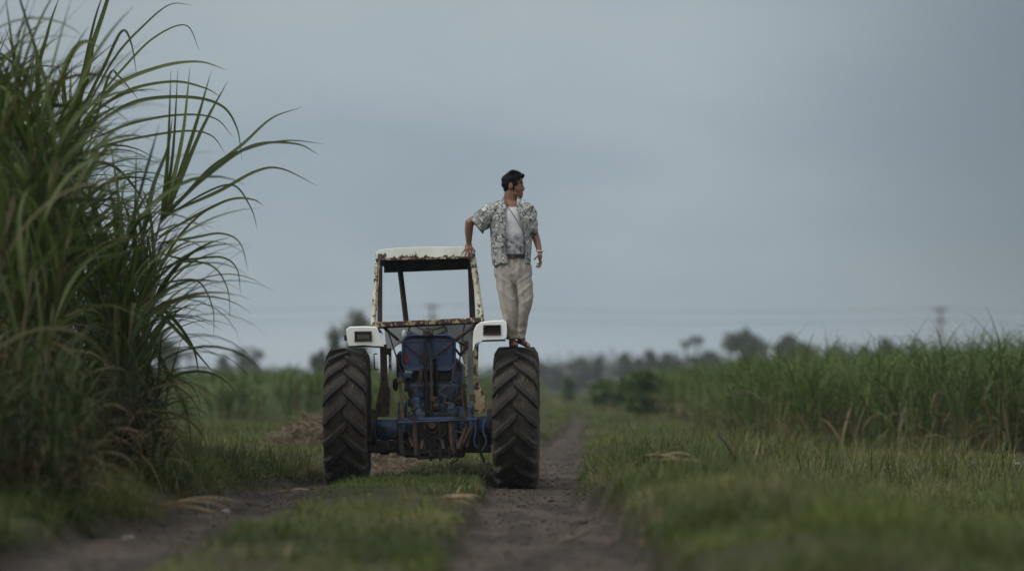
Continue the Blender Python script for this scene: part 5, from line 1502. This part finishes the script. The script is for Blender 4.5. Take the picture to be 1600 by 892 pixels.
rows = [ # py, left px, right px, open left, open right, depth front
 (414, 769.5, 828.5, 795, 817.5, .150), (408, 768.7, 829, 795.5, 818.5, .150), (398, 768, 829.5, 792.5, 819.8, .148), (385, 767.5, 830.5, 791.2, 820, .146), (370, 766.5, 831.5, 791.6, 819, .146), (356, 765.5, 833.5, 792.4, 815, .146),
 (344, 764.5, 835.5, 792.4, 810.5, .144), (334, 765, 836, 790.8, 807.5, .138), (326, 767, 834.5, 789.4, 806.3, .126), (320, 772, 830.5, 788.2, 807.2, .112), (316, 778, 823.5, 787.4, 808.0, .096), (312.5, 784, 815, 786.8, 808.6, .082), (308, 786.5, 812.0, 787.6, 808.2, .074)]
n = 56; grid = []
for (py, l, r, ol_, or_, dp) in rows:
    cx = (l + r) / 2; hw = (r - l) / 2
    a0 = math.acos(max(-1, min(1, (ol_ - cx) / hw))); a1 = math.acos(max(-1, min(1, (or_ - cx) / hw)))   # front is -y
    A0 = -a0; A1 = -a1 + 2 * math.pi    # start at the left opening edge, go round the left side, the back, to the right edge
    row = []
    for k in range(n + 1):
        a = A0 + (A1 - 2 * math.pi - A0) * 0 + (-(2 * math.pi - (a0 - a1))) * k / n
        c_ = Q(cx, py, 0.0); ca, sa = math.cos(a), math.sin(a); p = 2.35
        x = c_.x + hw * PXM * math.copysign(abs(ca) ** (2 / p), ca); y = c_.y + dp * math.copysign(abs(sa) ** (2 / p), sa)
        z = c_.z
        if py > 410: z += .012 * math.sin(k * .5) + (.03 if 20 < k < 40 else 0)
        row.append((x, y, z))
    grid.append(row)
# refine rows
G = np.array(grid); m_ = 64; t = np.linspace(0, len(rows) - 1, m_); i0 = np.clip(np.floor(t).astype(int), 0, len(rows) - 2); fr_ = (t - i0)[:, None, None]
G = G[i0] * (1 - fr_) + G[i0 + 1] * fr_
Gr = G.copy()
for _ in range(3): Gr[1:-1] = (Gr[:-2] + 2 * Gr[1:-1] + Gr[2:]) / 4
G = Gr
ctr = np.array([Q(800, 360, 0).x, YPn])
dirs = G[..., :2] - ctr; dl = np.linalg.norm(dirs, axis=-1, keepdims=True); dirs = dirs / dl
zz = G[..., 2]; kk = np.arange(n + 1)[None, :] / n
amp = sstep(1.52, 1.30, zz)
fold = .012 * np.sin(kk * 2 * np.pi * 9 + 2.2 * fbm(kk * 6 + 0 * zz, zz * 3, 41) + zz * 3) * (.35 + .65 * sstep(1.35, .95, zz)) + .010 * fbm(kk * 22, zz * 9, 42) + .006 * np.sin(zz * 45 + 8 * fbm(kk * 7, zz * 2.5, 43))
G[..., :2] += dirs * (fold * amp)[..., None]
idx = np.arange(m_ * (n + 1)).reshape(m_, n + 1)
qd = np.stack([idx[:-1, :-1], idx[:-1, 1:], idx[1:, 1:], idx[1:, :-1]], -1).reshape(-1, 4)
me = np_mesh('shirt', G.reshape(-1, 3) - np.array(ft), qd)
sh = link_mesh('shirt', me, M_shirt, body, smooth=True)
s_ = sh.modifiers.new('t', 'SOLIDIFY'); s_.thickness = .004; s_.offset = 0
def sleeve(rings, name):
    """rings: (px,py,dy, radius along x', radius depth, tilt) - open tube of cloth"""
    N_ = 30; R = []
    for (c, ra, rb, ax) in rings:
        c = Q(*c); ax = Vector(ax).normalized(); u = Vector((0, 1, 0)).cross(ax).normalized(); v = Vector((0, 1, 0)); v = (v - ax * v.dot(ax)).normalized()
        R.append([c + u * (ra * math.cos(2 * math.pi * k / N_)) + v * (rb * math.sin(2 * math.pi * k / N_)) for k in range(N_)])
    A = np.array([[tuple(p) for p in r] for r in R]); M2 = 22; t = np.linspace(0, len(R) - 1, M2); i0 = np.clip(np.floor(t).astype(int), 0, len(R) - 2); f = (t - i0)[:, None, None]
    A = A[i0] * (1 - f) + A[i0 + 1] * f
    c = A.mean(1, keepdims=True); d = A - c; ln = np.linalg.norm(d, axis=-1, keepdims=True)
    kk = np.arange(N_)[None, :]; tt = np.arange(M2)[:, None]
    w = .007 * np.sin(kk * 2 * np.pi / N_ * 4 + tt * .22) * (tt / M2) + .008 * np.sin(tt * .9 + 2.5 * np.sin(kk * 2 * np.pi / N_))
    A = A + d / ln * w[..., None]
    idx = np.arange(M2 * N_).reshape(M2, N_); nx_ = np.roll(idx, -1, 1)
    qd = np.stack([idx[:-1], nx_[:-1], nx_[1:], idx[1:]], -1).reshape(-1, 4)
    o = link_mesh(name, np_mesh(name, A.reshape(-1, 3) - np.array(ft), qd), M_shirt, body, smooth=True)
    s_ = o.modifiers.new('t', 'SOLIDIFY'); s_.thickness = .004; s_.offset = 0
axl = (-.80, 0, -.60)
sleeve([((783, 322, 0), .055, .07, (-.9, 0, -.3)), ((774, 328, 0), .088, .098, (-.85, 0, -.45)), ((763, 335.5, 0), .104, .102, axl), ((753, 344, -.01), .104, .096, axl), ((744.5, 353.5, -.02), .104, .088, (-.78, 0, -.62))], 'sleeve')
sleeve([((816, 321, 0), .05, .07, (.8, 0, -.5)), ((824, 328, 0), .085, .098, (.5, 0, -.85)), ((827.5, 340, 0), .078, .095, (.25, 0, -1)), ((829, 352, .01), .072, .092, (.12, 0, -1)), ((830, 364, .015), .070, .088, (-.2, 0, -1))], 'sleeve')
# collar
def collar(pts, w):
    mbx = MB(); 
    mbx.prism([Q(*p) for p in pts], (0, -.008, 0)); return mbx
child(collar([(787.5, 306.5, -.05), (785, 311, -.085), (783, 320, -.118), (788.5, 329, -.128), (790.8, 322, -.118), (789, 313, -.09)], .03), 'collar', M_shirt, bevel=.003)
child(collar([(808.5, 308, -.06), (812, 312, -.085), (815, 318, -.108), (809.5, 329, -.126), (807, 324, -.115), (807, 314, -.09)], .03), 'collar', M_shirt, bevel=.003)
# cord across the chest, wrist watch, sandals
mbx = MB(); mbx.path([Q(788.5, 312, -.085), Q(793, 323, -.125), Q(801, 334, -.137), Q(808, 345, -.142), Q(816, 360, -.152), Q(820, 372, -.156)], .0035, 6); child(mbx, 'cord', simple_mat('brown_cord', (.10, .06, .04), None, 10, .8), smooth=True)
mbx = MB(); c_ = Q(843, 392.5, -.05); mbx.path([c_ + Vector((.031 * math.cos(a), .029 * math.sin(a), -.006 * math.cos(a))) for a in np.linspace(0, 6.283, 21)[:-1]], .007, 8, closed=True); mbx.box(c_ + Vector((.030, -.012, 0)), (.012, .026, .026)); child(mbx, 'wrist_watch', simple_mat('watch_metal', (.55, .56, .58), (.4, .4, .42), 10, .3, metal=.6), smooth=True)
M_sandal = simple_mat('sandal', (.022, .015, .013), (.04, .025, .02), 18, .7)
mbx = MB(); a_, b_ = Q(800.5, 538.4, .06), Q(803.2, 541.6, -.20)
mbx.loft([ell(a_ + (b_ - a_) * t + Vector((0, 0, dz)), w, .02, 16) for t, w, dz in ((0, .03, 0),)] and [[a_ + (b_ - a_) * t + Vector((w * math.cos(k * math.pi / 6), 0, .009 * math.sin(k * math.pi / 6))) for k in range(12)] for t, w in ((-.02, .018), (.08, .036), (.35, .038), (.7, .050), (.9, .046), (1.0, .026))]); mbx.path([Q(798.5, 538.5, -.10), Q(800, 535.6, -.11), Q(804.5, 535.8, -.11), Q(808, 539.5, -.11)], .010, 8); mbx.path([Q(796.5, 534.5, .0), Q(801, 532.4, -.055), Q(806.5, 534.5, -.0)], .011, 8); mbx.ball(Q(802.6, 536.8, -.11), (.049, .055, .034), 16)
child(mbx, 'sandal', M_sandal, smooth=True)
mbx = MB(); a_, b_ = Q(811.5, 535.8, .02), Q(832.0, 545.2, -.075)
d_ = (b_ - a_).normalized(); s2 = Vector((0, 0, 1)).cross(d_).normalized(); u2 = d_.cross(s2)
mbx.loft([[a_ + (b_ - a_) * t + s2 * (w * math.cos(k * math.pi / 6)) + u2 * (.009 * math.sin(k * math.pi / 6)) for k in range(12)] for t, w in ((-.02, .018), (.08, .034), (.35, .036), (.7, .048), (.9, .042), (1.0, .022))]); mbx.path([Q(820.5, 540.5, -.085), Q(821.8, 536.0, -.05), Q(822.8, 536.2, -.02), Q(823.6, 540.2, .02)], .013, 8); mbx.path([Q(812, 534.5, -.05), Q(817.2, 531.8, -.02), Q(814, 534, .05)], .008, 8)
child(mbx, 'sandal', M_sandal, smooth=True)
